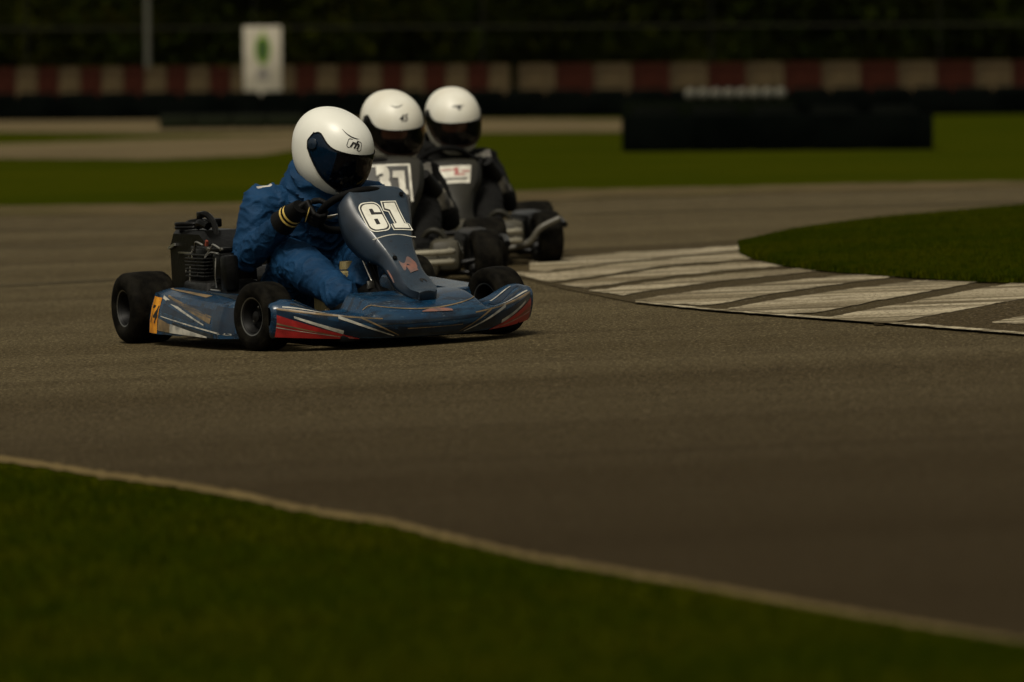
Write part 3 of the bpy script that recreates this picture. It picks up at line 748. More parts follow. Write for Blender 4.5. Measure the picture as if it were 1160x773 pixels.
def sidepod(parent, s, mats, plate=True):
    """s=-1 right, +1 left; runs along y"""
    def fn(y, t):
        a = (y+.44)/.80  # 0 front .. 1 rear
        zt = .190+.030*a; zb = .045; xo = .60+.02*a-.05*(1-smooth(0, .12, a))-.015*smooth(.9, 1, a)
        if t <= 1: return Vector((s*(xo-.035*t*t-.01), y, zb+(zt-.02-zb)*t+0))
        a2 = t-1
        return Vector((s*(xo-.045-.19*a2), y, zt-.02+.02*math.sin(min(1, a2*2.2)*math.pi/2)-.01*a2))
    mb = MB(); ts = [i/8 for i in range(9)]+[1+i/8 for i in range(1, 9)]; rows = []
    ysn = [-.44+.80*i/50 for i in range(51)]
    for y in ysn:
        r = [fn(y, t) for t in ts]; r.append(Vector((s*.36, y, .06))); rows.append(r)
    def cap(y, sg):
        base = [fn(y, t) for t in ts]+[Vector((s*.36, y, .06))]; c = sum(base, Vector())/len(base)
        return [[Vector((c.x+(p.x-c.x)*k, y+sg*d, c.z+(p.z-c.z)*k)) for p in base] for k, d in ((.97, .008), (.88, .016), (.5, .02), (.01, .021))]
    rows = list(reversed(cap(-.44, -1)))+rows+cap(.36, 1)
    mb.grid(rows, 0, closeu=True)
    def lf(d): return lambda y, t: fn(y, t)+Vector((s*d if t <= 1 else 0, 0, d if t > 1 else 0))
    g1, g2, g3 = lf(.0012), lf(.002), lf(.003)
    if plate:
        strip(mb, g2, .245, .352, lin(.02, .02), lin(.93, .93), 5, n=8)
        v, f = text_tris("74", 1, shear=.25, offset=.02)
        mb.add([g3(.298-s*0+(-x*s*-1)*.085*1, .48+yy*.62) for x, yy in v], f, 6)
        strip(mb, g1, .24, -.10, lin(.42, .02), lin(.10, .0), 3, n=20)
        strip(mb, g2, .12, -.24, lin(.30, .04), lin(.06, .0), 2, n=20)
        strip(mb, g1, .24, -.20, lin(1.0, .38), lin(.92, .34), 2, n=24, k=1)
        strip(mb, g1, .20, -.26, lin(1.02, .62), lin(.98, .40), 3, n=24)
        strip(mb, g1, .22, -.40, lin(.46, .10), lin(.48, .15), 2, n=24, k=1)
        strip(mb, g1, .20, -.36, lin(.84, .50), lin(.90, .80), 7, n=24)
        strip(mb, g1, .10, -.30, lin(.10, .0), lin(.34, .12), 4, n=24)
        strip(mb, g1, .06, -.40, lin(1.5, 1.2), lin(1.6, 1.9), 4, n=24)
        strip(mb, g1, .34, -.1, lin(1.3, 1.15), lin(1.36, 1.3), 3, n=24)
        strip(mb, g1, .22, -.1, lin(.6, .4), lin(.80, .45), 7, n=24)
        strip(mb, g1, -.28, -.41, lin(.2, .1), lin(.95, .9), 7, n=24)
    return mb.build("sidepod", mats, parent, smooth_angle=40)

def steering(parent, Cc, tiltdeg, turn, Rr=.145):
    """wheel plane normal leans back towards the driver"""
    M = Matrix.Translation(Cc) @ Matrix.Rotation(R(tiltdeg), 4, 'X') @ Matrix.Rotation(R(turn), 4, 'Y')
    # local: wheel lies in XZ plane, +Y towards driver
    mb = MB(); n = 48; rows = []
    for i in range(n):
        a = 2*math.pi*i/n; flat_ = 1 - .10*max(0, -math.sin(a))**3
        c = Vector((Rr*math.cos(a), 0, Rr*math.sin(a)*flat_)); e = Vector((math.cos(a), 0, math.sin(a)))
        rows.append([c+e*(.0145*math.cos(b))+Vector((0, 1, 0))*(.0145*math.sin(b)) for b in [2*math.pi*k/12 for k in range(12)]])
    mb.grid(rows, 0, closeu=True, closev=True)
    o = mb.build("steering_wheel", BLKM, parent); o.matrix_basis = M
    mb = MB()
    for a in (0, 180, 270):
        e = Vector((math.cos(R(a)), 0, math.sin(R(a)))); mb.box(e*Rr*.5+Vector((0, -.008, 0)), (Rr if a != 270 else .03, .004, .03 if a != 270 else Rr), bev=.001)
    mb.lathe([(0, .001), (0, .04), (.02, .035), (.022, .001)], n=24, M=Matrix.Rotation(R(90), 4, 'Z'))
    mb.build("spoke_plate", CHROME, o)
    return o, M, Rr

def chassis(k, front=True):
    def T(name, paths, r, mat=TUBE):
        mb = MB()
        for p in paths: mb.tube(p, r, n=12, sm=6)
        return mb.build(name, mat, k)
    T("frame", [[(-.31, .68, .06), (-.32, .2, .05), (-.30, -.25, .05), (-.22, -.6, .06), (-.1, -.72, .06), (.1, -.72, .06), (.22, -.6, .06), (.30, -.25, .05), (.32, .2, .05), (.31, .68, .06)],
                [(-.34, -.52, .09), (-.2, -.5, .06), (.2, -.5, .06), (.34, -.52, .09)], [(-.3, .1, .055), (.3, .1, .055)], [(-.31, .6, .06), (.31, .6, .06)]], .015)
    T("rear_axle", [[(-.46, .525, .135), (.46, .525, .135)]], .022, CHROME)
    for s in (-1, 1):
        T("stub_axle", [[(s*.44, -.525, .125), (s*.34, -.525, .11)]], .014)
        T("tie_rod", [[(s*.38, -.46, .11), (s*.05, -.42, .12)]], .007, CHROME)
    T("rear_bumper", [[(-.55, .74, .12), (-.3, .76, .12), (.3, .76, .12), (.55, .74, .12)], [(-.45, .75, .2), (.45, .75, .2)], [(-.3, .6, .06), (-.32, .76, .12), (-.32, .75, .2)], [(.3, .6, .06), (.32, .76, .12), (.32, .75, .2)]], .014)
    mb = MB(); mb.box((0, -.3, .034), (.5, .78, .006), bev=.002); mb.build("floor_tray", BLK, k)
    # seat shell
    mb = MB(); rows = []
    for i in range(15):
        t = i/14; y = -.02+.0+.30*t+.16*max(0, t-.55); z = .055+.02*t if t < .5 else .065+(t-.5)**1.3*.95
        rows.append([Vector((.205*(j/8)*(1-.12*t), y+(-.10 if t > .5 else 0)*abs(j/8)**3, z+.16*abs(j/8)**3*(1 if t < .8 else .6))) for j in range(-8, 9)])
    mb.grid(rows, 0); s = mb.build("seat", BLK, k, solid=1); md = s.modifiers.new("s", 'SOLIDIFY'); md.thickness = .006
    T("nerf_bar", [[(-.30, -.36, .06), (-.50, -.40, .06), (-.54, -.3, .07), (-.54, .28, .07), (-.50, .36, .06), (-.31, .34, .06)]], .012)
    T("nerf_bar", [[(.30, -.36, .06), (.50, -.40, .06), (.54, -.3, .07), (.54, .28, .07), (.50, .36, .06), (.31, .34, .06)]], .012)

def engine(k):
    e = empty("engine", Matrix.Translation((.05, -.05, -.01)) @ Matrix.Scale(1.15, 4), k)
    mb = MB(); mb.box((-.33, .26, .15), (.20, .22, .14), bev=.02)
    for i in range(7): mb.box((-.34, .27, .235+i*.012), (.16, .17, .005), bev=.001)
    for i in range(4): mb.lathe([(0, .001), (0, .012), (.012, .012), (.012, .001)], n=10, M=Matrix.Translation((-.438, .18+i*.055, .12+.05*(i % 2))) @ Matrix.Rotation(math.pi, 4, 'Z'))
    mb.box((-.34, .27, .325), (.12, .14, .02), bev=.004); mb.build("crankcase", ENG, e)
    AS = (-.10, .10, .01)
    mb = MB(); prof = [(-.185, .10), (-.19, .325), (-.15, .375), (.11, .375), (.215, .32), (.23, .10)]
    rows = []
    for x, s in ((-.285, .90), (-.27, 1), (-.14, 1), (-.12, .9)):
        rows.append([Vector((x, .30-yy*s, .26+(zz-.26)*s)) for yy, zz in prof])
    mb.grid(rows, 0, closeu=True); n0 = len(mb.v); mb.f.append(list(range(6))); mb.m.append(0); mb.f.append([n0-1-i for i in range(6)]); mb.m.append(0)
    mb.box((-.29, .44, .32), (.008, .06, .010), mi=1, rot=(-14, 0, 0)); mb.box((-.287, .13, .335), (.008, .012, .02), mi=2, rot=(20, 0, 0))
    mb.box((-.29, .28, .30), (.006, .20, .005), mi=1); mb.box((-.29, .20, .30), (.01, .12, .05), bev=.004)
    mb.build("airbox", [BLK, CHROME, REDC], e, smooth_angle=30).location = AS
    # carburettor, coil, brackets in front on the outside
    mb = MB(); CS = (.04, -.07, 0)
    mb.box((-.41, .18, .27), (.07, .08, .09), bev=.012); mb.box((-.42, .32, .28), (.06, .07, .10), bev=.01); mb.box((-.41, .25, .325), (.05, .17, .014), bev=.004)
    mb.box((-.43, .10, .25), (.05, .06, .12), bev=.012); mb.box((-.40, .40, .22), (.05, .05, .14), bev=.01)
    mb.lathe([(0, .001), (0, .032), (.05, .034), (.05, .001)], n=24, M=Matrix.Translation((-.45, .11, .17)))
    mb.lathe([(0, .001), (0, .042), (.03, .045), (.03, .001)], n=24, M=Matrix.Translation((-.445, .28, .15)))
    mb.build("carburettor", BLK, e).location = CS
    def wire(p, r=.0035):
        m_ = MB(); m_.tube(p, r, n=8, sm=6); m_.build('ignition_wire', CHROME, e).location = CS
    wire([(-.45, .12, .33), (-.46, .16, .345), (-.45, .20, .335), (-.46, .24, .30)]); wire([(-.44, .30, .34), (-.45, .34, .35), (-.44, .38, .33), (-.45, .42, .29)])
    wire([(-.455, .13, .315), (-.46, .18, .318), (-.455, .22, .31)]); wire([(-.455, .13, .19), (-.46, .20, .192)], .003)
    wire([(-.45, .40, .27), (-.455, .40, .20), (-.45, .41, .14)], .003); wire([(-.455, .155, .30), (-.46, .155, .24), (-.455, .16, .20)], .0025)
    for p in ((-.456, .10, .33), (-.456, .22, .33), (-.456, .36, .30), (-.456, .42, .25), (-.456, .06, .12), (-.45, .33, .24)):
        mb = MB(); mb.lathe([(-.004, .001), (-.004, .006), (.004, .006), (.004, .001)], n=8, M=Matrix.Translation(p))
        mb.build("bolt", CHROME, e).location = CS
    mb = MB(); wire_ = lambda p, r: mb.tube(p, r, n=8, sm=8)
    for dz in (0, .012): wire_([(-.24, .44, .38+dz), (-.29, .39, .385+dz), (-.25, .32, .386+dz), (-.20, .36, .395+dz), (-.22, .43, .39+dz), (-.24, .44, .38+dz)], .007)
    wire_([(-.24, .30, .385), (-.25, .27, .425), (-.24, .23, .428), (-.23, .20, .40), (-.23, .17, .35)], .011)
    wire_([(-.25, .29, .39), (-.26, .245, .402), (-.25, .20, .39)], .014)
    mb.build("cables", BLK, e).location = AS
    mb = MB(); mb.box((-.25, .265, .428), (.02, .03, .02), bev=.003); mb.box((-.22, .25, .40), (.05, .09, .03), bev=.006); mb.build("plug_cap", BLK, e).location = AS
    mb = MB(); mb.box((-.40, .38, .17), (.02, .04, .06), bev=.004); mb.build("chain_guard", REDC, e)
    mb = MB(); mb.box((-.36, .50, .30), (.012, .05, .10), bev=.003, rot=(20, 0, 25)); mb.box((-.35, .48, .24), (.02, .03, .16), bev=.003); mb.box((-.365, .52, .31), (.014, .03, .07), bev=.003, mi=1); mb.build("bracket", [BLK, CHROME], e)
    mb = MB(); mb.tube([(-.25, .42, .2), (-.2, .6, .2), (.0, .68, .2), (.2, .68, .2)], .04, n=16, sm=6); mb.build("exhaust", ENG, e)

KX, KY, PHI = -.724, 20.6, 25.4
def kart61():
    M = kart_matrix(KX, KY, PHI)
    k = empty("kart", M); tag(k, 'dark blue racing kart numbered 61 leading the other two karts', 'kart')
    chassis(k); 
    wheel(k, -.475, -.525, .13, .125, steer=12, camber=2); wheel(k, .495, -.525, .13, .125, steer=12, camber=-2)
    wheel(k, -.545, .525, .14, .195); wheel(k, .575, .525, .14, .195)
    mats = [BLUE, REDP, SILV, GOLDP, DARKP, ORNG, BLACKINK, NAVYP]
    blue_bumper(k); sidepod(k, -1, mats); sidepod(k, 1, mats, plate=False)
    mb = MB(); mb.box((0, -.80, .045), (.62, .14, .03), bev=.01); mb.box((.36, -.745, .045), (.22, .07, .03), bev=.01)
    mb.tube([(-.26, -.62, .09), (-.24, -.80, .09), (.24, -.80, .09), (.26, -.62, .09)], .012, sm=4); mb.build("bumper_support", BLKM, k)
    # nose panel
    tab = [(-.395, .585, .080), (-.412, .580, .104), (-.445, .548, .114), (-.495, .480, .104), (-.565, .405, .076), (-.635, .338, .054), (-.705, .28, .047), (-.77, .238, .056), (-.82, .212, .056), (-.846, .203, .046), (-.856, .198, .034)]
    fn, Lt = panel_fn(tab, .052); mb = MB(); rows = []
    nv = 60
    for i in range(nv+1):
        v = i/nv; p0_, n, ww = fn(0, v); r = []
        fl = .05*smooth(.0, .12, v)+.05*smooth(.12, .35, v)*(1-smooth(.42, .62, v))-.02*smooth(.6, 1, v)
        for j in range(-4, 0): 
            q = (-j)/4; b_, n_, _ = fn(-ww, v); r.append(b_+Vector((-(.024+.030*math.sin(math.pi*min(1, v/.55)))*math.sin(q*1.5)*smooth(0, .1, v)*(1-smooth(.78, .98, v)), 0, 0))-n_*(fl*q**1.2+.004*q))
        for j in range(-10, 11): r.append(fn(ww*j/10, v)[0])
        for j in range(1, 5): 
            q = j/4; b_, n_, _ = fn(ww, v); r.append(b_+Vector((.032*math.sin(q*1.5)*smooth(0, .1, v)*(1-smooth(.78, .98, v)), 0, 0))-n_*(fl*q**1.2+.004*q))
        rows.append(r)
    rows.append([Vector((.052+(p.x-.052)*1.0, p.y-.004, p.z-.003)) for p in rows[-1]]); rows.append([Vector((.052+(p.x-.052)*.97, -.855, .168)) for p in rows[-1]])
    mb.grid(rows, lambda i, j: 5 if (j < 4 or j >= 24) else 0)
    flk = 0
    mp_, mb = mb, MB()
    W_, H_, g = .072, .128, .010
    lay = digit6(-.090, -.064, W_, H_, g)+digit1(.004, -.064, .066, H_, g)
    vc = .265
    def mp(lift, sh=.10):
        return lambda x, y: fn(x*.98+sh*(-y)+.004, vc-y*.98/Lt, lift)[0]
    for poly, lev in sorted(lay, key=lambda q: q[1]):
        poly_decal(mb, poly, mp(.0030+.0008*lev+(.0004 if poly is lay[-1][0] or poly is lay[-3][0] else 0)), {0: 1, 1: 2, 2: 1, 3: 2}[lev], 4)
    stk, mb = mb, MB()
    def sc(x0, x1, lo, hi, mi, d=.0012):
        strip(mb, lambda x, t: fn(x, t, d)[0], x0, x1, lo, hi, mi, n=16, k=3)
    sc(-.030, .036, lambda s: .645+.03*math.sin(s*7), lambda s: .715+.03*math.sin(s*9+1), 3, .0015); sc(-.012, .028, lin(.70, .71), lin(.78, .75), 3, .0025)
    strip(mb, lambda x, t: fn(-fn(0, t)[2], t)[0]+Vector((-.018-x, -.0, 0))-fn(0, t)[1]*.03, 0, .008, lin(.66, .66), lin(.78, .78), 3, n=4, k=8)
    sc(.005, .032, lambda s: .855-.01*math.sin(s*3.1), lambda s: .872+.014*math.sin(s*8), 2, .0016)
    strip(mb, lambda x, t: fn(x, t, .0015)[0], -.09, .09, lambda s: .435-.02*math.sin(s*3.14), lambda s: .442-.02*math.sin(s*3.14), 4, n=20, k=1)
    o = mp_.build("nose_panel", [NOSEP, WHITEN, BLACKINK, SCUFF, SILV, pm("dark_navy_flank", (.003, .009, .018), .4, col2=(.007, .016, .030), nscale=12)], k, smooth_angle=45)
    stk.build("number_sticker", [NOSEP, WHITEN, BLACKINK, SCUFF, SILV], o, smooth_angle=180); mb.build("paint_scuff", [NOSEP, WHITEN, BLACKINK, SCUFF, SILV], o, smooth_angle=180)
    md = o.modifiers.new("s", 'SOLIDIFY'); md.thickness = .003; md.offset = -1
    mb = MB(); mb.tube([(.035, -.36, .48), (.02, -.5, .10)], .012); mb.tube([(.0, -.30, .48), (.0, -.62, .1)], .009); mb.build("steering_column", BLKM, k)
    # tabs and bolts on the nose panel
    for x, v in ((.095, .1), (-.04, .62)):
        mb = MB(); p, n, _ = fn(x, v, .004); mb.lathe([(0, .001), (0, .009), (.006, .009), (.006, .001)], n=10, M=Matrix.Translation(p) @ n.to_track_quat('X', 'Z').to_matrix().to_4x4())
        mb.build("panel_bolt", BLK, k)
    # fuel tank, pedals, brake rod
    mb = MB(); mb.box((-.045, -.30, .19), (.22, .12, .16), bev=.02); mb.lathe([(0, .001), (0, .03), (.03, .028), (.03, .001)], n=18, M=Matrix.Translation((-.02, -.28, .275)) @ Matrix.Rotation(R(-90), 4, 'Y')); mb.build("fuel_tank", OLIVE, k)
    mb = MB(); mb.tube([(-.02, -.42, .33), (-.01, -.50, .22)], .0045); mb.box((-.02, -.50, .22), (.03, .012, .03), bev=.003); mb.build("brake_pedal", CHROME, k)
    mb = MB(); mb.tube([(.10, -.60, .08), (.10, -.62, .26)], .007); mb.box((.10, -.625, .25), (.07, .012, .04), bev=.003); mb.build("throttle_pedal", CHROME, k)
    st, SM, Rr = steering(k, (.015, -.30, .497), 56, -14)
    engine(k)
    mb = MB(); mb.box((-.20, .05, .1), (.10, .30, .08), bev=.02); mb.build("battery_box", BLK, k)
    return k, SM, Rr
k61, SM61, RR61 = kart61()

# ------------------------------------------------------------ riders
def helmet(parent, M, shell, visor, marks, narrow=0):
    a_, bf, bb, cu, cd = .131, .172, .168, .150, .180
    p = 2.25
    def S(th, ph, off_=0.0, scale=1.0):
        th_, ph_ = R(th), R(ph); d = Vector((math.sin(th_)*math.cos(ph_), -math.cos(th_)*math.cos(ph_), math.sin(ph_)))
        b = bf if d.y < 0 else bb; c = cu if d.z > 0 else cd
        b_ = b
        if d.z < 0 and d.y < 0: b_ = b*(1+.10*(-d.z)*(-d.y)*2)
        r = 1/((abs(d.x)/a_)**p+(abs(d.y)/b_)**p+(abs(d.z)/c)**p)**(1/p)
        if d.z < 0: r *= 1-.06*max(0, d.y)*(-d.z)*2
        q = d*(r*scale)+d*off_
        zc = (-.158+.030*smooth(-.02, .16, q.y))
        if q.z < zc: q.z = zc
        return q
    UT = [(0, 12), (30, 12), (50, 13), (64, 19), (74, 27), (85, 31), (94, 26), (99, 11)]
    LT = [(0, -38), (30, -38), (46, -35), (60, -29), (72, -20), (84, -10), (94, -1), (99, 10.9)]
    if narrow: UT = [(a, b-5) for a, b in UT]; LT = [(a, b*(.80 if b < 0 else 1)-(5 if b > 5 else 0)) for a, b in LT]
    TH = 99
    up = lambda t: float(np.interp(abs(t), [q[0] for q in UT], [q[1] for q in UT]))
    lo = lambda t: float(np.interp(abs(t), [q[0] for q in LT], [q[1] for q in LT]))
    # smooth the two curves
    def smc(f): return lambda t: sum(f(t+d) for d in (-6, -3, 0, 3, 6))/5 if abs(t) < TH-7 else f(t)
    up2, lo2 = smc(up), smc(lo)
    def shellgrid(mb, off_, mi, flip=False):
        ths = [-180+i*2.5 for i in range(145)]; rows = []
        for t in ths:
            if abs(t) < TH: u, l = up2(t), lo2(t)
            else: u = l = 11-(5 if narrow else 0)
            rows.append([S(t, -90+(l+90)*j/26, off_) for j in range(27)]+[S(t, u+(90-u)*j/26, off_) for j in range(27)])
        def mi_(i, j):
            if j < 26:
                q = rows[i][j]; q2 = rows[i][j+1]
                if mi == 0 and q.z < -.125 and math.hypot(q2.x, q2.y) < .085: return 1
            return mi
        b = len(mb.v); k = 54
        for r in rows: mb.v += r
        for i in range(len(rows)-1):
            for j in range(k-1):
                t1, t2 = ths[i], ths[i+1]
                if j == 26 and (abs(t1) <= TH and abs(t2) <= TH): continue
                f = [b+i*k+j, b+i*k+j+1, b+(i+1)*k+j+1, b+(i+1)*k+j]
                mb.f.append(f); mb.m.append(mi_(i, j))
    mb = MB(); shellgrid(mb, 0, 0); 
    # rolled edge of the eye port
    rows = []
    for i in range(0, 80):
        t = -TH+2*TH*i/79; rows.append((t, up2(t)))
    edge = rows+[(-q[0], lo2(q[0])) for q in rows]
    mb.grid([[S(t, f, .001), S(t, f, -.010)] for t, f in edge], 1, closev=True)
    def dl(lift): return lambda x, y: S(x, y, lift)
    for kind, args in marks:
        if kind == 'text':
            txt, th, ph, sz, sh, offs = args[:6]; v, f = text_tris(txt, sz, sh, offs); rot = args[6] if len(args) > 6 else 0
            cr, sr = math.cos(R(rot)), math.sin(R(rot))
            tri_decal(mb, v, f, lambda x, y: S(th+(x*cr-y*sr), ph+(x*sr+y*cr), .0016), 2, 1)
        elif kind == 'ring':
            th, ph, w_, h_, t_, rot = args; cr, sr = math.cos(R(rot)), math.sin(R(rot))
            o_ = rrect(-w_, -h_, w_, h_, h_*.5, 5); i_ = rrect(-w_+t_, -h_+t_, w_-t_, h_-t_, h_*.4, 5)
            mb.grid([[S(th+a*cr-b*sr, ph+a*sr+b*cr, .0014) for a, b in ((x, y), (x2, y2))] for (x, y), (x2, y2) in zip(o_, i_)], 2, closev=True)
        elif kind == 'arc':
            th0, ph0, th1, ph1, sag, wd = args; rows = []
            for i in range(21):
                s_ = i/20; wv = wd*math.sin(math.pi*s_)**.8+.05; c = ph0+(ph1-ph0)*s_-sag*math.sin(math.pi*s_)
                rows.append([S(th0+(th1-th0)*s_, c-wv/2, .0015), S(th0+(th1-th0)*s_, c+wv/2, .0015)])
            mb.grid(rows, 2)
    h = mb.build("helmet", [shell, LINING, BLACKINK], parent, merge=.00001, smooth_angle=38); h.matrix_basis = M
    mb = MB(); shellgrid(mb, -.012, 0); mb.build("lining", LINING, h, merge=.00001, smooth_angle=180)
    mb = MB(); rows = []
    for i in range(90):
        t = -TH+.6+2*(TH-.6)*i/89; u, l = up2(t)+1.2, lo2(t)-1.2; rows.append([S(t, l+(u-l)*j/14, .0030*math.sin(math.pi*j/14)**.3+.0005) for j in range(15)])
    mb.grid(rows, (lambda i, j: 1 if (24 < i < 66) else 0) if visor is VISB else 0)
    v_ = mb.build("visor", [visor, VISD], h, smooth_angle=180, solid=1)
    # rubber gasket round the eye port
    ring_ = [S(t, f+(1.0 if k < 80 else -1.0), .0035) for k, (t, f) in enumerate(edge)]
    mbg = MB(); n_ = len(ring_); rows_ = []
    for i in range(n_):
        c = ring_[i]; tg = (ring_[(i+1) % n_]-ring_[i-1]).normalized(); u = c.normalized(); v2 = tg.cross(u)
        rows_.append([c+u*(.0022*math.cos(q))+v2*(.0026*math.sin(q)) for q in [math.pi*2*k/8 for k in range(8)]])
    mbg.grid(rows_, 0, closeu=True, closev=True); mbg.build("gasket", BLKM, h)
    for s in (-1, 1):
        mb = MB(); c = S(s*87, 10, .004); n = Vector((s, .05, .05)).normalized()
        mb.lathe([(-.004, .022), (.003, .022), (.005, .019), (.0055, .001)], n=28, M=Matrix.Translation(c) @ n.to_track_quat('X', 'Z').to_matrix().to_4x4())
        mb.lathe([(.003, .004), (.008, .003), (.008, .001)], n=10, M=Matrix.Translation(c) @ n.to_track_quat('X', 'Z').to_matrix().to_4x4())
        mb.build("visor_pivot", BLK if visor is VISK else pm("pivot_blue", (.004, .012, .025), .3), h)
    # chin vents
    for s in (-1, 1):
        rows = []; mb = MB()
        for i in range(9):
            q = i/8; rows.append([S(s*(10+26*q), -46+7*q-1.2*math.sin(math.pi*q), .0012), S(s*(10+26*q), -46+7*q+1.8*math.sin(math.pi*q), .0012)])
        mb.grid(rows, 0)
        mb.build("chin_vent", PLATEW, h)
    return h

def glove(parent, P, T, Rr, N, wrist, s, voxel=.0032):
    """hand closed round the rim at P: T along rim, Rr outward, N towards the driver"""
    mb = MB(); T, Rr, N = T.normalized(), Rr.normalized(), N.normalized()
    def around(off_, ang, r): return P+T*off_+Rr*(r*math.cos(R(ang)))+N*(r*math.sin(R(ang)))
    palm_c = around(0, 48, .050)
    wr = Vector(wrist)
    # palm from wrist to knuckles
    kn = around(0, 12, .040)
    loft(mb, [wr, wr.lerp(palm_c, .45), palm_c, kn], [(.031, .024), (.036, .024), (.045, .021), (.041, .014)], n=18, wide=T)
    lens = [.92, 1.0, .96, .80]
    for i, off_ in enumerate((.033, .0115, -.010, -.031)):
        L_ = lens[i]; k = (i-1.5)
        pts = [around(off_, 22, .038), around(off_*1.03, -25, .033), around(off_*1.03, -72*L_, .030), around(off_*1.0, -122*L_, .027), around(off_*.97, -168*L_, .024)]
        rr = [.0110, .0105, .0098, .0092, .0080]; rr = [q*(.88 if i == 3 else 1) for q in rr]
        loft(mb, pts, [(q, q) for q in rr], n=12)
    # thumb leaves the side of the palm and closes on the driver's side
    sgn = 1
    pts = [around(.030, 75, .048), around(.048, 95, .036), around(.050, 130, .029), around(.046, 168, .026)]
    loft(mb, pts, [(.0135, .0135), (.0120, .0120), (.0108, .0108), (.0092, .0092)], n=12)
    me = remeshed(mb, voxel, it=2, fac=.4); me.name = "glove"; me.materials.append(GLOVE); me.shade_smooth()
    o = bpy.data.objects.new("glove", me); C.objects.link(o); o.parent = parent
    # gauntlet cuff with yellow bands
    d = (wr-palm_c).normalized(); 
    return o, wr, d

def segs_wrinkle(me, bones, amp, seed, cut=None):
    """folds running round the limbs, strongest at the joints"""
    n = len(me.vertices); co = np.empty(n*3); me.vertices.foreach_get("co", co); co = co.reshape(-1, 3)
    no = np.empty(n*3); me.vertex_normals.foreach_get("vector", no); no = no.reshape(-1, 3)
    best = np.full(n, 1e9); bi = np.zeros(n, int); bt = np.zeros(n)
    for k, (a, b, ra, rb) in enumerate(bones):
        a = np.array(a, float); b = np.array(b, float); ab = b-a; t = np.clip(((co-a) @ ab)/(ab @ ab), 0, 1)
        d = np.linalg.norm(co-(a+t[:, None]*ab), axis=1)/(ra+(rb-ra)*t); m = d < best; best[m] = d[m]; bi[m] = k; bt[m] = t[m]
    out = co.copy()
    for i in range(n):
        a, b, ra, rb = bones[bi[i]]; a = Vector(a); b = Vector(b); L_ = (b-a).length; d = (b-a).normalized()
        p = Vector(co[i]); s = (p-a).dot(d); perp = p-a-d*s
        q = Vector((s*13+perp.x*7-perp.z*5, perp.x*6, perp.y*5+perp.z*6))+Vector((seed, bi[i]*3.1, 0))
        w1 = mnoise.noise(q+Vector(mnoise.noise_vector(p*9))*1.1)
        w2 = mnoise.noise(Vector((s*34-perp.x*14, perp.x*14, perp.z*14))+Vector((seed*2, 5, 1))+Vector(mnoise.noise_vector(p*9))*1.2)
        rid = max(0, 1-3.6*abs(w1))**1.4*1.5-.4; rid2 = max(0, 1-3.2*abs(w2))**1.3*1.4-.4
        j = .55+.75*max(abs(bt[i]-.5)*2-.25, 0)
        f = amp*j*(rid*.8+rid2*.38)
        out[i] = co[i]+no[i]*f
    me.vertices.foreach_set("co", out.ravel()); me.update()

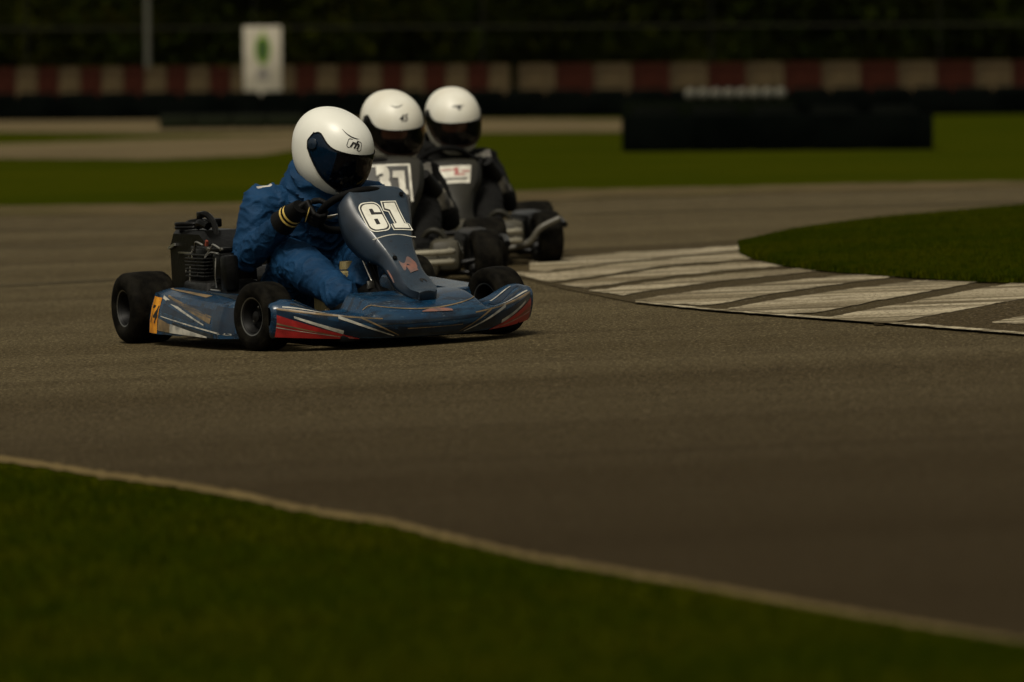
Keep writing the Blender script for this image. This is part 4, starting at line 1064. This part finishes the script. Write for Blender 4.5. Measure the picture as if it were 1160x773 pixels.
def rider(name_label, kM, pose, suit, helm, mats_patch=None, voxel=.0075, wr_amp=.0065, SM=None, Rr=.145, hands=((180, 'r'), (0, 'l'))):
    root = empty("person", kM); tag(root, name_label, 'person')
    J = pose; BAL = pm("balaclava", (.008, .008, .008), .9, spec=.1)
    for ang, s in hands:
        a = R(ang); Rm = SM.to_3x3(); o_ = Rm @ Vector((math.cos(a), 0, math.sin(a))); t_ = Rm @ Vector((-math.sin(a), 0, math.cos(a))); t_ = -t_ if t_.z < 0 else t_
        J['wr'+s.upper()] = SM @ Vector((Rr*math.cos(a), 0, Rr*math.sin(a)))+o_*.085+(Rm @ Vector((0, 1, 0)))*.040-t_*.025
    V = Vector
    def bone(mb, a, b, ra, rb, mid=None, k=1.0):
        a, b = V(J[a]), V(J[b]); m = mid if mid else (ra+rb)/2
        loft(mb, [a, a.lerp(b, .35), a.lerp(b, .7), b], [(ra*k, ra*k), (m*1.06*k, m*1.06*k), ((m*.4+rb*.6)*k, (m*.4+rb*.6)*k), (rb*k, rb*k)], n=18)
    def make(mb, k, head):
        pel, ch, nk = V(J['pelvis']), V(J['chest']), V(J['neck'])
        sdir_ = (V(J['shL'])-V(J['shR'])).normalized()
        loft(mb, [pel, pel.lerp(ch, .4), pel.lerp(ch, .75), ch, ch.lerp(nk, .55), ch.lerp(nk, .80)], [(.165*k, .12*k), (.150*k, .115*k), (.160*k, .120*k), (.172*k, .122*k), (.155*k, .105*k), (.10*k, .085*k)], n=28, wide=sdir_)
        for s in 'LR':
            bone(mb, 'sh'+s, 'el'+s, .078, .060, .074, k); J['w2'+s] = V(J['el'+s]).lerp(V(J['wr'+s]), .80 if k == 1.0 else 1.0); bone(mb, 'el'+s, 'w2'+s, .060 if k == 1 else .045, .044 if k == 1 else .024, .055 if k == 1 else .036, k)
            loft(mb, [ch.lerp(nk, .45), V(J['sh'+s])], [(.085*k, .085*k), (.080*k, .080*k)], n=18)
            bone(mb, 'hip'+s, 'kn'+s, .098, .082, .096, k); bone(mb, 'kn'+s, 'an'+s, .082, .060, .080, k)
        loft(mb, [ch.lerp(nk, .6), nk], [(.085*k, .085*k), (.070*k, .070*k)], n=18)
        if head:
            loft(mb, [nk.lerp(V(J['head']), -.1), V(J['head'])], [(.052, .052), (.052, .052)], n=16)
    # body: one continuous figure with a face
    mb = MB(); make(mb, .86, True)
    HM = J['helmM']; hc = HM @ V((0, 0, -.005))
    def hp(x, y, z): return HM @ V((x, y, z))
    loft(mb, [hp(0, .02, .085), hp(0, .01, .05), hp(0, 0, 0), hp(0, -.012, -.05), hp(0, -.03, -.10)], [(.055, .07), (.072, .09), (.072, .092), (.066, .082), (.045, .05)], n=24, wide=HM.to_3x3() @ V((1, 0, 0)))
    loft(mb, [hp(0, -.088, .01), hp(0, -.105, -.025)], [(.009, .009), (.014, .012)], n=10); loft(mb, [hp(-.035, -.086, .028), hp(0, -.092, .026), hp(.035, -.086, .028)], [(.008, .008)]*3, n=10)
    loft(mb, [hp(-.022, -.088, -.06), hp(0, -.094, -.06), hp(.022, -.088, -.06)], [(.007, .006)]*3, n=10)
    for s in (-1, 1): loft(mb, [hp(s*.078, .0, .0), hp(s*.078, .004, -.03)], [(.008, .014), (.006, .010)], n=10)
    for s, w_, ss in ((-1, 'wrR', 'R'), (1, 'wrL', 'L')):
        a = V(J[w_]); d = (a-V(J['el'+ss])).normalized(); loft(mb, [a-d*.04, a-d*.01], [(.022, .022), (.020, .020)], n=12)
    me = remeshed(mb, .010, it=1); me.name = "body"; me.materials.append(SKIN); me.materials.append(BAL); me.shade_smooth()
    hi_ = HM.inverted()
    for pl in me.polygons:
        q = hi_ @ pl.center
        if q.length < .25 and not (q.y < -.03 and -.045 < q.z < .06): pl.material_index = 1
    bo = bpy.data.objects.new("body", me); C.objects.link(bo); bo.parent = root
    for s in (-1, 1):
        mb = MB()
        bm = bmesh.new(); bmesh.ops.create_uvsphere(bm, u_segments=14, v_segments=10, radius=.0125); bm.verts.index_update()
        mb.add([v.co for v in bm.verts], [[v.index for v in f.verts] for f in bm.faces], 0, HM @ Matrix.Translation((s*.032, -.086, .006)))
        mb.add([v.co*.5 for v in bm.verts], [[v.index for v in f.verts] for f in bm.faces], 1, HM @ Matrix.Translation((s*.032, -.093, .006))); bm.free()
        mb.build("eye", [pm("eye_white", (.6, .58, .55), .3), BLACKINK], root)
    # suit
    mb = MB(); make(mb, 1.0, False)
    me = remeshed(mb, voxel, it=6, fac=.5); me.name = "race_suit"
    bones = [(J['pelvis'], J['chest'], .15, .16), (J['chest'], J['neck'], .16, .09)]
    for s in 'LR': bones += [(J['sh'+s], J['el'+s], .066, .052), (J['el'+s], J['wr'+s], .052, .036), (J['hip'+s], J['kn'+s], .092, .068), (J['kn'+s], J['an'+s], .066, .046)]
    segs_wrinkle(me, bones, wr_amp, 4.3)
    for m in suit: me.materials.append(m)
    if mats_patch:
        for pl in me.polygons: 
            mi = mats_patch(pl.center, J)
            if mi: pl.material_index = mi
    me.shade_smooth(); so = bpy.data.objects.new("race_suit", me); C.objects.link(so); so.parent = root
    # collar
    mb = MB(); nk = V(J['neck']); d = (V(J['head'])-V(J['chest'])).normalized(); rows = []
    for q, r in [(-.085+.01*i_, .140-.0016*i_) for i_ in range(15)]+[(.062, .112), (.055, .106), (.0, .102)]:
        c = nk+d*q; u = Vector((1, 0, 0)); u = (u-d*u.dot(d)).normalized(); v = d.cross(u)
        rows.append([c+(u*math.cos(a)+v*.95*math.sin(a))*(r+.016*max(0, 1-3*abs(mnoise.noise(Vector((math.cos(a)*1.6, math.sin(a)*1.6, q*22+a*.6)))))*(q < .05))+d*(.010*math.sin(a*3+1)) for a in [2*math.pi*k/72 for k in range(72)]])
    mb.grid(rows, 0, closeu=True); o = mb.build("collar", suit[0], root, smooth_angle=60)
    helmet(root, HM, *helm)
    # boots
    for s in 'LR':
        an, toe = V(J['an'+s]), V(J['toe'+s]); knee = V(J['kn'+s]); sh = (knee-an).normalized(); f = (toe-an)
        fd = f.normalized(); dn = (fd.cross(Vector((1, 0, 0)))).normalized(); 
        if dn.z > 0: dn = -dn
        if (dn - sh).length < (dn + sh).length: dn = -dn
        heel = an-fd*.045+dn*.045; mb = MB()
        loft(mb, [an+sh*.10, an+sh*.03, an+dn*.02], [(.046, .048), (.043, .046), (.042, .05)], n=18)
        loft(mb, [heel, an+dn*.042+fd*.02, an+fd*.10+dn*.045, toe+dn*.045, toe+dn*.045+fd*.03], [(.034, .034), (.040, .040), (.044, .034), (.044, .026), (.034, .018)], n=18, wide=(1, 0, 0))
        mb2 = remeshed(mb, .006, it=3); mb2.name = "boot"; mb2.materials.append(BLKM); mb2.shade_smooth(); bo = bpy.data.objects.new("boot", mb2); C.objects.link(bo); bo.parent = root
        mb = MB(); loft(mb, [heel+dn*.03-fd*.012, an+dn*.078+fd*.03, toe+dn*.078, toe+dn*.07+fd*.045], [(.036, .007), (.034, .007), (.046, .007), (.034, .006)], n=18, wide=(1, 0, 0))
        mb.build("sole", TAN, bo)
    # gloves
    for ang, s in hands:
        a = R(ang); P = SM @ V((Rr*math.cos(a), 0, Rr*math.sin(a))); Rm = SM.to_3x3()
        out = Rm @ V((math.cos(a), 0, math.sin(a))); tan = Rm @ V((-math.sin(a), 0, math.cos(a))); N = Rm @ V((0, 1, 0))
        if tan.z < 0: tan = -tan
        wr = V(J['wr'+s.upper()]); g_, w2, d_ = glove(root, P, tan, out, N, wr, s)
        mb = MB(); el = V(J['el'+s.upper()]); dd = (el-wr).normalized()
        loft(mb, [wr-dd*.045, wr-dd*.02, wr+dd*.03, wr+dd*.085], [(.033, .028), (.036, .033), (.043, .042), (.053, .052)], n=24, round_caps=False)
        mb.build("cuff", GLOVE, g_)
        if helm[1] is VISB:
            mb = MB()
            for q in (0.012, .030):
                rr_ = .0425 if q < .02 else .0462
                rows = []
                for dq in (-.0045, .0045):
                    c = wr+dd*(q+dq); u = (Vector((0, 0, 1))-dd*dd.z).normalized(); v = dd.cross(u)
                    rows.append([c+(u*math.cos(b)+v*math.sin(b))*(rr_+dq*.1) for b in [2*math.pi*k_/36 for k_ in range(36)]])
                mb.grid(rows, 0, closeu=True)
            # piping over the knuckles
            mb.tube([P+out*.045+N*.012+tan*.045, P+out*.052-N*.004+tan*.03, P+out*.052-N*.006, P+out*.050-N*.004-tan*.03], .002, n=8, sm=6)
            
            mb.build("glove_band", GLOVEY, g_)
    return root

def helmM(pos, yaw, pitch, roll, s=1.0):
    return Matrix.Translation(pos) @ Matrix.Rotation(R(yaw), 4, 'Z') @ Matrix.Rotation(R(pitch), 4, 'X') @ Matrix.Rotation(R(roll), 4, 'Y') @ Matrix.Scale(s, 4)
pose61 = dict(pelvis=(-.0, .22, .17), chest=(-.01, .09, .45), neck=(.0, .0, .60), head=(.02, -.06, .70),
    shR=(-.22, .06, .53), shL=(.215, .02, .53), elR=(-.30, .04, .335), elL=(.27, .02, .33), wrR=(-.215, -.205, .43), wrL=(.225, -.245, .47),
    hipR=(-.11, .14, .16), hipL=(.11, .14, .16), knR=(-.165, -.10, .315), knL=(.15, -.09, .33), anR=(-.125, -.46, .185), anL=(.0, -.37, .235), toeR=(-.11, -.60, .14), toeL=(.015, -.53, .225),
    helmM=helmM((.02, -.10, .742), 26, 25, 0, 1.0))
M61 = kart_matrix(KX, KY, PHI)
marks61 = [('text', ("rh", -21, 26.5, 15, .35, .55, -12)), ('ring', (-21, 26, 11.5, 6.4, .9, -12)), ('arc', (-45, 47, -12, 34, 3.5, 1.6)), ('text', ("csa", -22, -42, 7, .35, .25, 12))]
def patch61(c, J):
    return 1 if (c.z > .548 and abs(c.x+.215) < .03 and .03 < c.y < .048) else 0
rider('person in blue race suit and white helmet driving the blue kart numbered 61', M61, pose61, [SUITB, PATCHW], (SHELLW, VISB, marks61), mats_patch=patch61, SM=SM61, Rr=RR61, hands=((172, 'r'), (-28, 'l')), voxel=.0055, wr_amp=.0078)

# ------------------------------------------------------------ the two karts behind
def plain_kart(x, y, phi, label, number=None):
    M = kart_matrix(x, y, phi); k = empty("kart", M); tag(k, label, 'kart'); chassis(k)
    st = 4
    wheel(k, -.455, -.525, .13, .13, steer=st); wheel(k, .455, -.525, .13, .13, steer=st); wheel(k, -.56, .525, .14, .2); wheel(k, .56, .525, .14, .2)
    mb = MB()
    for z in (.13, .175): mb.tube([(-.28, -.66, z), (-.24, -.80, z), (.24, -.80, z), (.28, -.66, z)], .014, sm=5)
    mb.build("front_bumper", PALEBAR, k)
    for s in (-1, 1):
        mb = MB()
        if not number: mb.tube([(s*.22, -.62, .08), (s*.34, -.66, .11), (s*.40, -.68, .18), (s*.50, -.68, .225)], .015, sm=6); mb.build("wheel_guard", pm('guard_tube', (.085, .078, .055), .45), k)
        mb = MB(); mb.box((s*.47, -.03, .15), (.17, .60, .19), bev=.045); mb.tube([(s*.58, -.34, .18), (s*.60, .0, .2), (s*.58, .3, .18)], .016, sm=5); mb.build("sidepod", BLK, k)
        mb = MB(); mb.tube([(s*.13, -.46, .15), (s*.2, -.50, .26), (s*.27, -.52, .24), (s*.30, -.53, .12)], .014, sm=5); mb.build("brake_hoop", GREYB, k)
    # nose body
    mb = MB(); mb.box((0, -.62, .12), (.46, .22, .13), bev=.04); mb.box((.27, -.50, .15), (.14, .20, .15), bev=.04); mb.box((-.27, -.50, .15), (.14, .20, .15), bev=.04); mb.box((0, -.58, .20), (.26, .20, .08), bev=.03); mb.build("nose_body", BEIGEB, k)
    if number: tab = [(-.31, .605, .11), (-.325, .60, .15), (-.35, .565, .158), (-.40, .47, .145), (-.46, .38, .10), (-.52, .30, .07), (-.58, .22, .07), (-.60, .2, .05)]
    else: tab = [(-.31, .53, .085), (-.325, .525, .115), (-.35, .49, .122), (-.39, .43, .108), (-.44, .36, .068), (-.50, .28, .052), (-.56, .22, .075), (-.58, .2, .05)]
    fn, Lt = panel_fn(tab, .03); mb = MB(); rows = []
    for i in range(41):
        v = i/40; _, n, ww = fn(0, v); r = []
        for j in (-2, -1): b_, n_, _w = fn(-ww, v); r.append(b_+Vector((-.012*-j, 0, 0))-n_*(.02*-j))
        r += [fn(ww*j/8, v)[0] for j in range(-8, 9)]
        for j in (1, 2): b_, n_, _w = fn(ww, v); r.append(b_+Vector((.012*j, 0, 0))-n_*(.02*j))
        rows.append(r)
    mb.grid(rows, 0); g = lambda d: (lambda x, t: fn(x, t, d)[0])
    mp_, mb = mb, MB()
    if number:
        # squared white outline plate with 3 and 7
        for x0, x1, lo, hi in ((-.10, .115, .11, .130), (-.10, -.088, .11, .47), (.104, .115, .11, .50)):
            strip(mb, g(.004), x0, x1, lin(lo, lo), lin(hi, hi), 1, n=10, k=14)
        v, f = text_tris("3", 1, offset=.06); tri_decal(mb, v, f, lambda x_, y_: fn(-.014+x_*.135, .30-y_*.20/Lt, .010)[0], 1, 2)
        one = [(-.018, .0), (.048, .0), (.048, .020), (.036, .022), (.036, .105), (-.026, .105), (-.030, .078), (.002, .075), (.002, .022), (-.018, .020)]
        poly_decal(mb, one, lambda x_, y_: fn(.054+x_*.85, .435-y_/Lt*1.2, .010)[0], 1, 2)
        strip(mb, g(.0035), -.088, .104, lin(.13, .13), lin(.47, .47), 3, n=10, k=14)
    else:
        strip(mb, lambda x_, t: fn(x_*(1-.9*(t-.12)), t, .003)[0], -.088, .088, lin(.12, .12), lin(.36, .36), 1, n=12, k=12)
        strip(mb, g(.005), .0, .02, lin(.15, .15), lin(.235, .235), 2, n=3); strip(mb, g(.005), -.005, .05, lin(.235, .235), lin(.255, .255), 2, n=3); strip(mb, g(.005), -.07, .0, lin(.17, .17), lin(.185, .185), 2, n=3)
        strip(mb, g(.005), .035, .075, lin(.19, .19), lin(.21, .21), 2, n=3); strip(mb, g(.005), -.06, .06, lin(.29, .29), lin(.315, .315), 3, n=8)
    G2 = pm('guard_tube', (.060, .055, .040), .45)
    NM = [GREYB, DECALW, DECALR, pm("plate_grey", (.018, .017, .014), .5)]
    o = mp_.build("nose_panel", NM, k, smooth_angle=50); mb.build("number_sticker" if number else "sticker", NM, o, smooth_angle=180); md = o.modifiers.new("s", 'SOLIDIFY'); md.thickness = .003; md.offset = -1
    mb = MB(); mb.tube([(0, -.26, .46), (0, -.6, .1)], .012); mb.build("steering_column", TUBE, k)
    _, SM, Rr = steering(k, (0, -.24, .48), 40, 0); engine(k)
    mb = MB(); mb.box((0, -.1, .14), (.18, .16, .16), bev=.03); mb.build("fuel_tank", OLIVE, k)
    return M, SM, Rr

def place(px, y): return at(px, 300, y).x
x31 = place(427, 24.5); x3 = place(500, 26.5)
M31, SMa, Ra = plain_kart(x31, 24.7, 6, 'dark grey kart numbered 31 directly behind the blue kart', True)
M3, SMb, Rb = plain_kart(x3, 26.8, 9, 'dark kart with a narrow grey nose panel last of the three', None)
def pose_b(lean, hm): 
    return dict(pelvis=(0, .20, .16), chest=(lean*.4, .10, .43), neck=(lean*.8, .05, .575), head=(lean, .0, .68), shR=(-.215+lean*.5, .07, .50), shL=(.215+lean*.5, .07, .50),
    elR=(-.33, .02, .33), elL=(.34, .0, .30), wrR=(-.20, -.16, .44), wrL=(.23, -.15, .42), hipR=(-.11, .14, .15), hipL=(.11, .14, .15), knR=(-.22, -.14, .34), knL=(.22, -.14, .34), anR=(-.17, -.48, .18), anL=(.17, -.48, .18), toeR=(-.15, -.58, .2), toeL=(.15, -.58, .2), helmM=hm)
def patchb(c, J):
    for s, sh, el in ((-1, 'shR', 'elR'), (1, 'shL', 'elL')):
        a, b = Vector(J[sh]), Vector(J[el]); t = (c-a).dot(b-a)/(b-a).length_squared
        if -.15 < t < .12 and c.y < a.y+.03 and (c-a).x*s > -.05 and (c-a).x*s < .03 and c.z > a.z-.0: return 2
        if .30 < t < .95 and c.y < a.y-.0 and abs((c-a.lerp(b, t)).x) < .035 and c.z < .6: return 1
    return 0
rider('person in black suit and white helmet driving the grey kart numbered 31', M31, pose_b(.06, helmM((.095, -.04, .752), 20, 17, -4, 1.04)), [SUITK, PATCH, PATCHW], (SHELLW2, VISK, [('arc', (-30, 50, 2, 50, 5, 1.8)), ('text', ("45", -6, 26, 15, .4, .25, 0))], 1), mats_patch=patchb, SM=SMa, Rr=Ra, hands=((180, 'r'), (0, 'l')), voxel=.010, wr_amp=.006)
rider('person in black suit with grey sleeve patches and white helmet driving the last kart', M3, pose_b(.06, helmM((.085, -.02, .732), 6, 15, -3, 1.04)), [SUITK, PATCH, PATCHW], (SHELLW2, VISK, [('arc', (-16, 36, 10, 36, 0, 3.2)), ('arc', (-5, 35, 3, 35, 4, 5))], 1), mats_patch=patchb, SM=SMb, Rr=Rb, hands=((180, 'r'), (0, 'l')), voxel=.010, wr_amp=.006)

# debug positions
if __name__ == "__main__":
    for nm, l in (('fr', (-.5, -.525, 0)), ('rr', (-.575, .525, 0)), ('fl', (.5, -.525, 0)), ('fltop', (.5, -.525, .26)), ('nosetop', (.035, -.42, .62)), ('tip', (.035, -.82, .21)), ('helm', (.025, -.1, .725)), ('elR', (-.345, .02, .31)), ('knR', (-.165, -.10, .315)), ('bl', (-.55, -.72, .18)), ('br', (.55, -.72, .18)), ('wrR', (-.222, -.215, .43))):
        print(nm, [round(v) for v in proj(M61 @ Vector(l))])
    print('31 helm', proj(M31 @ Vector((-.02, -.02, .765))), '3 helm', proj(M3 @ Vector((-.02, 0, .79))), 'wheel3', proj(M3 @ Vector((.5, -.525, .13))), 'wheel31', proj(M31 @ Vector((.5, -.525, .13))))
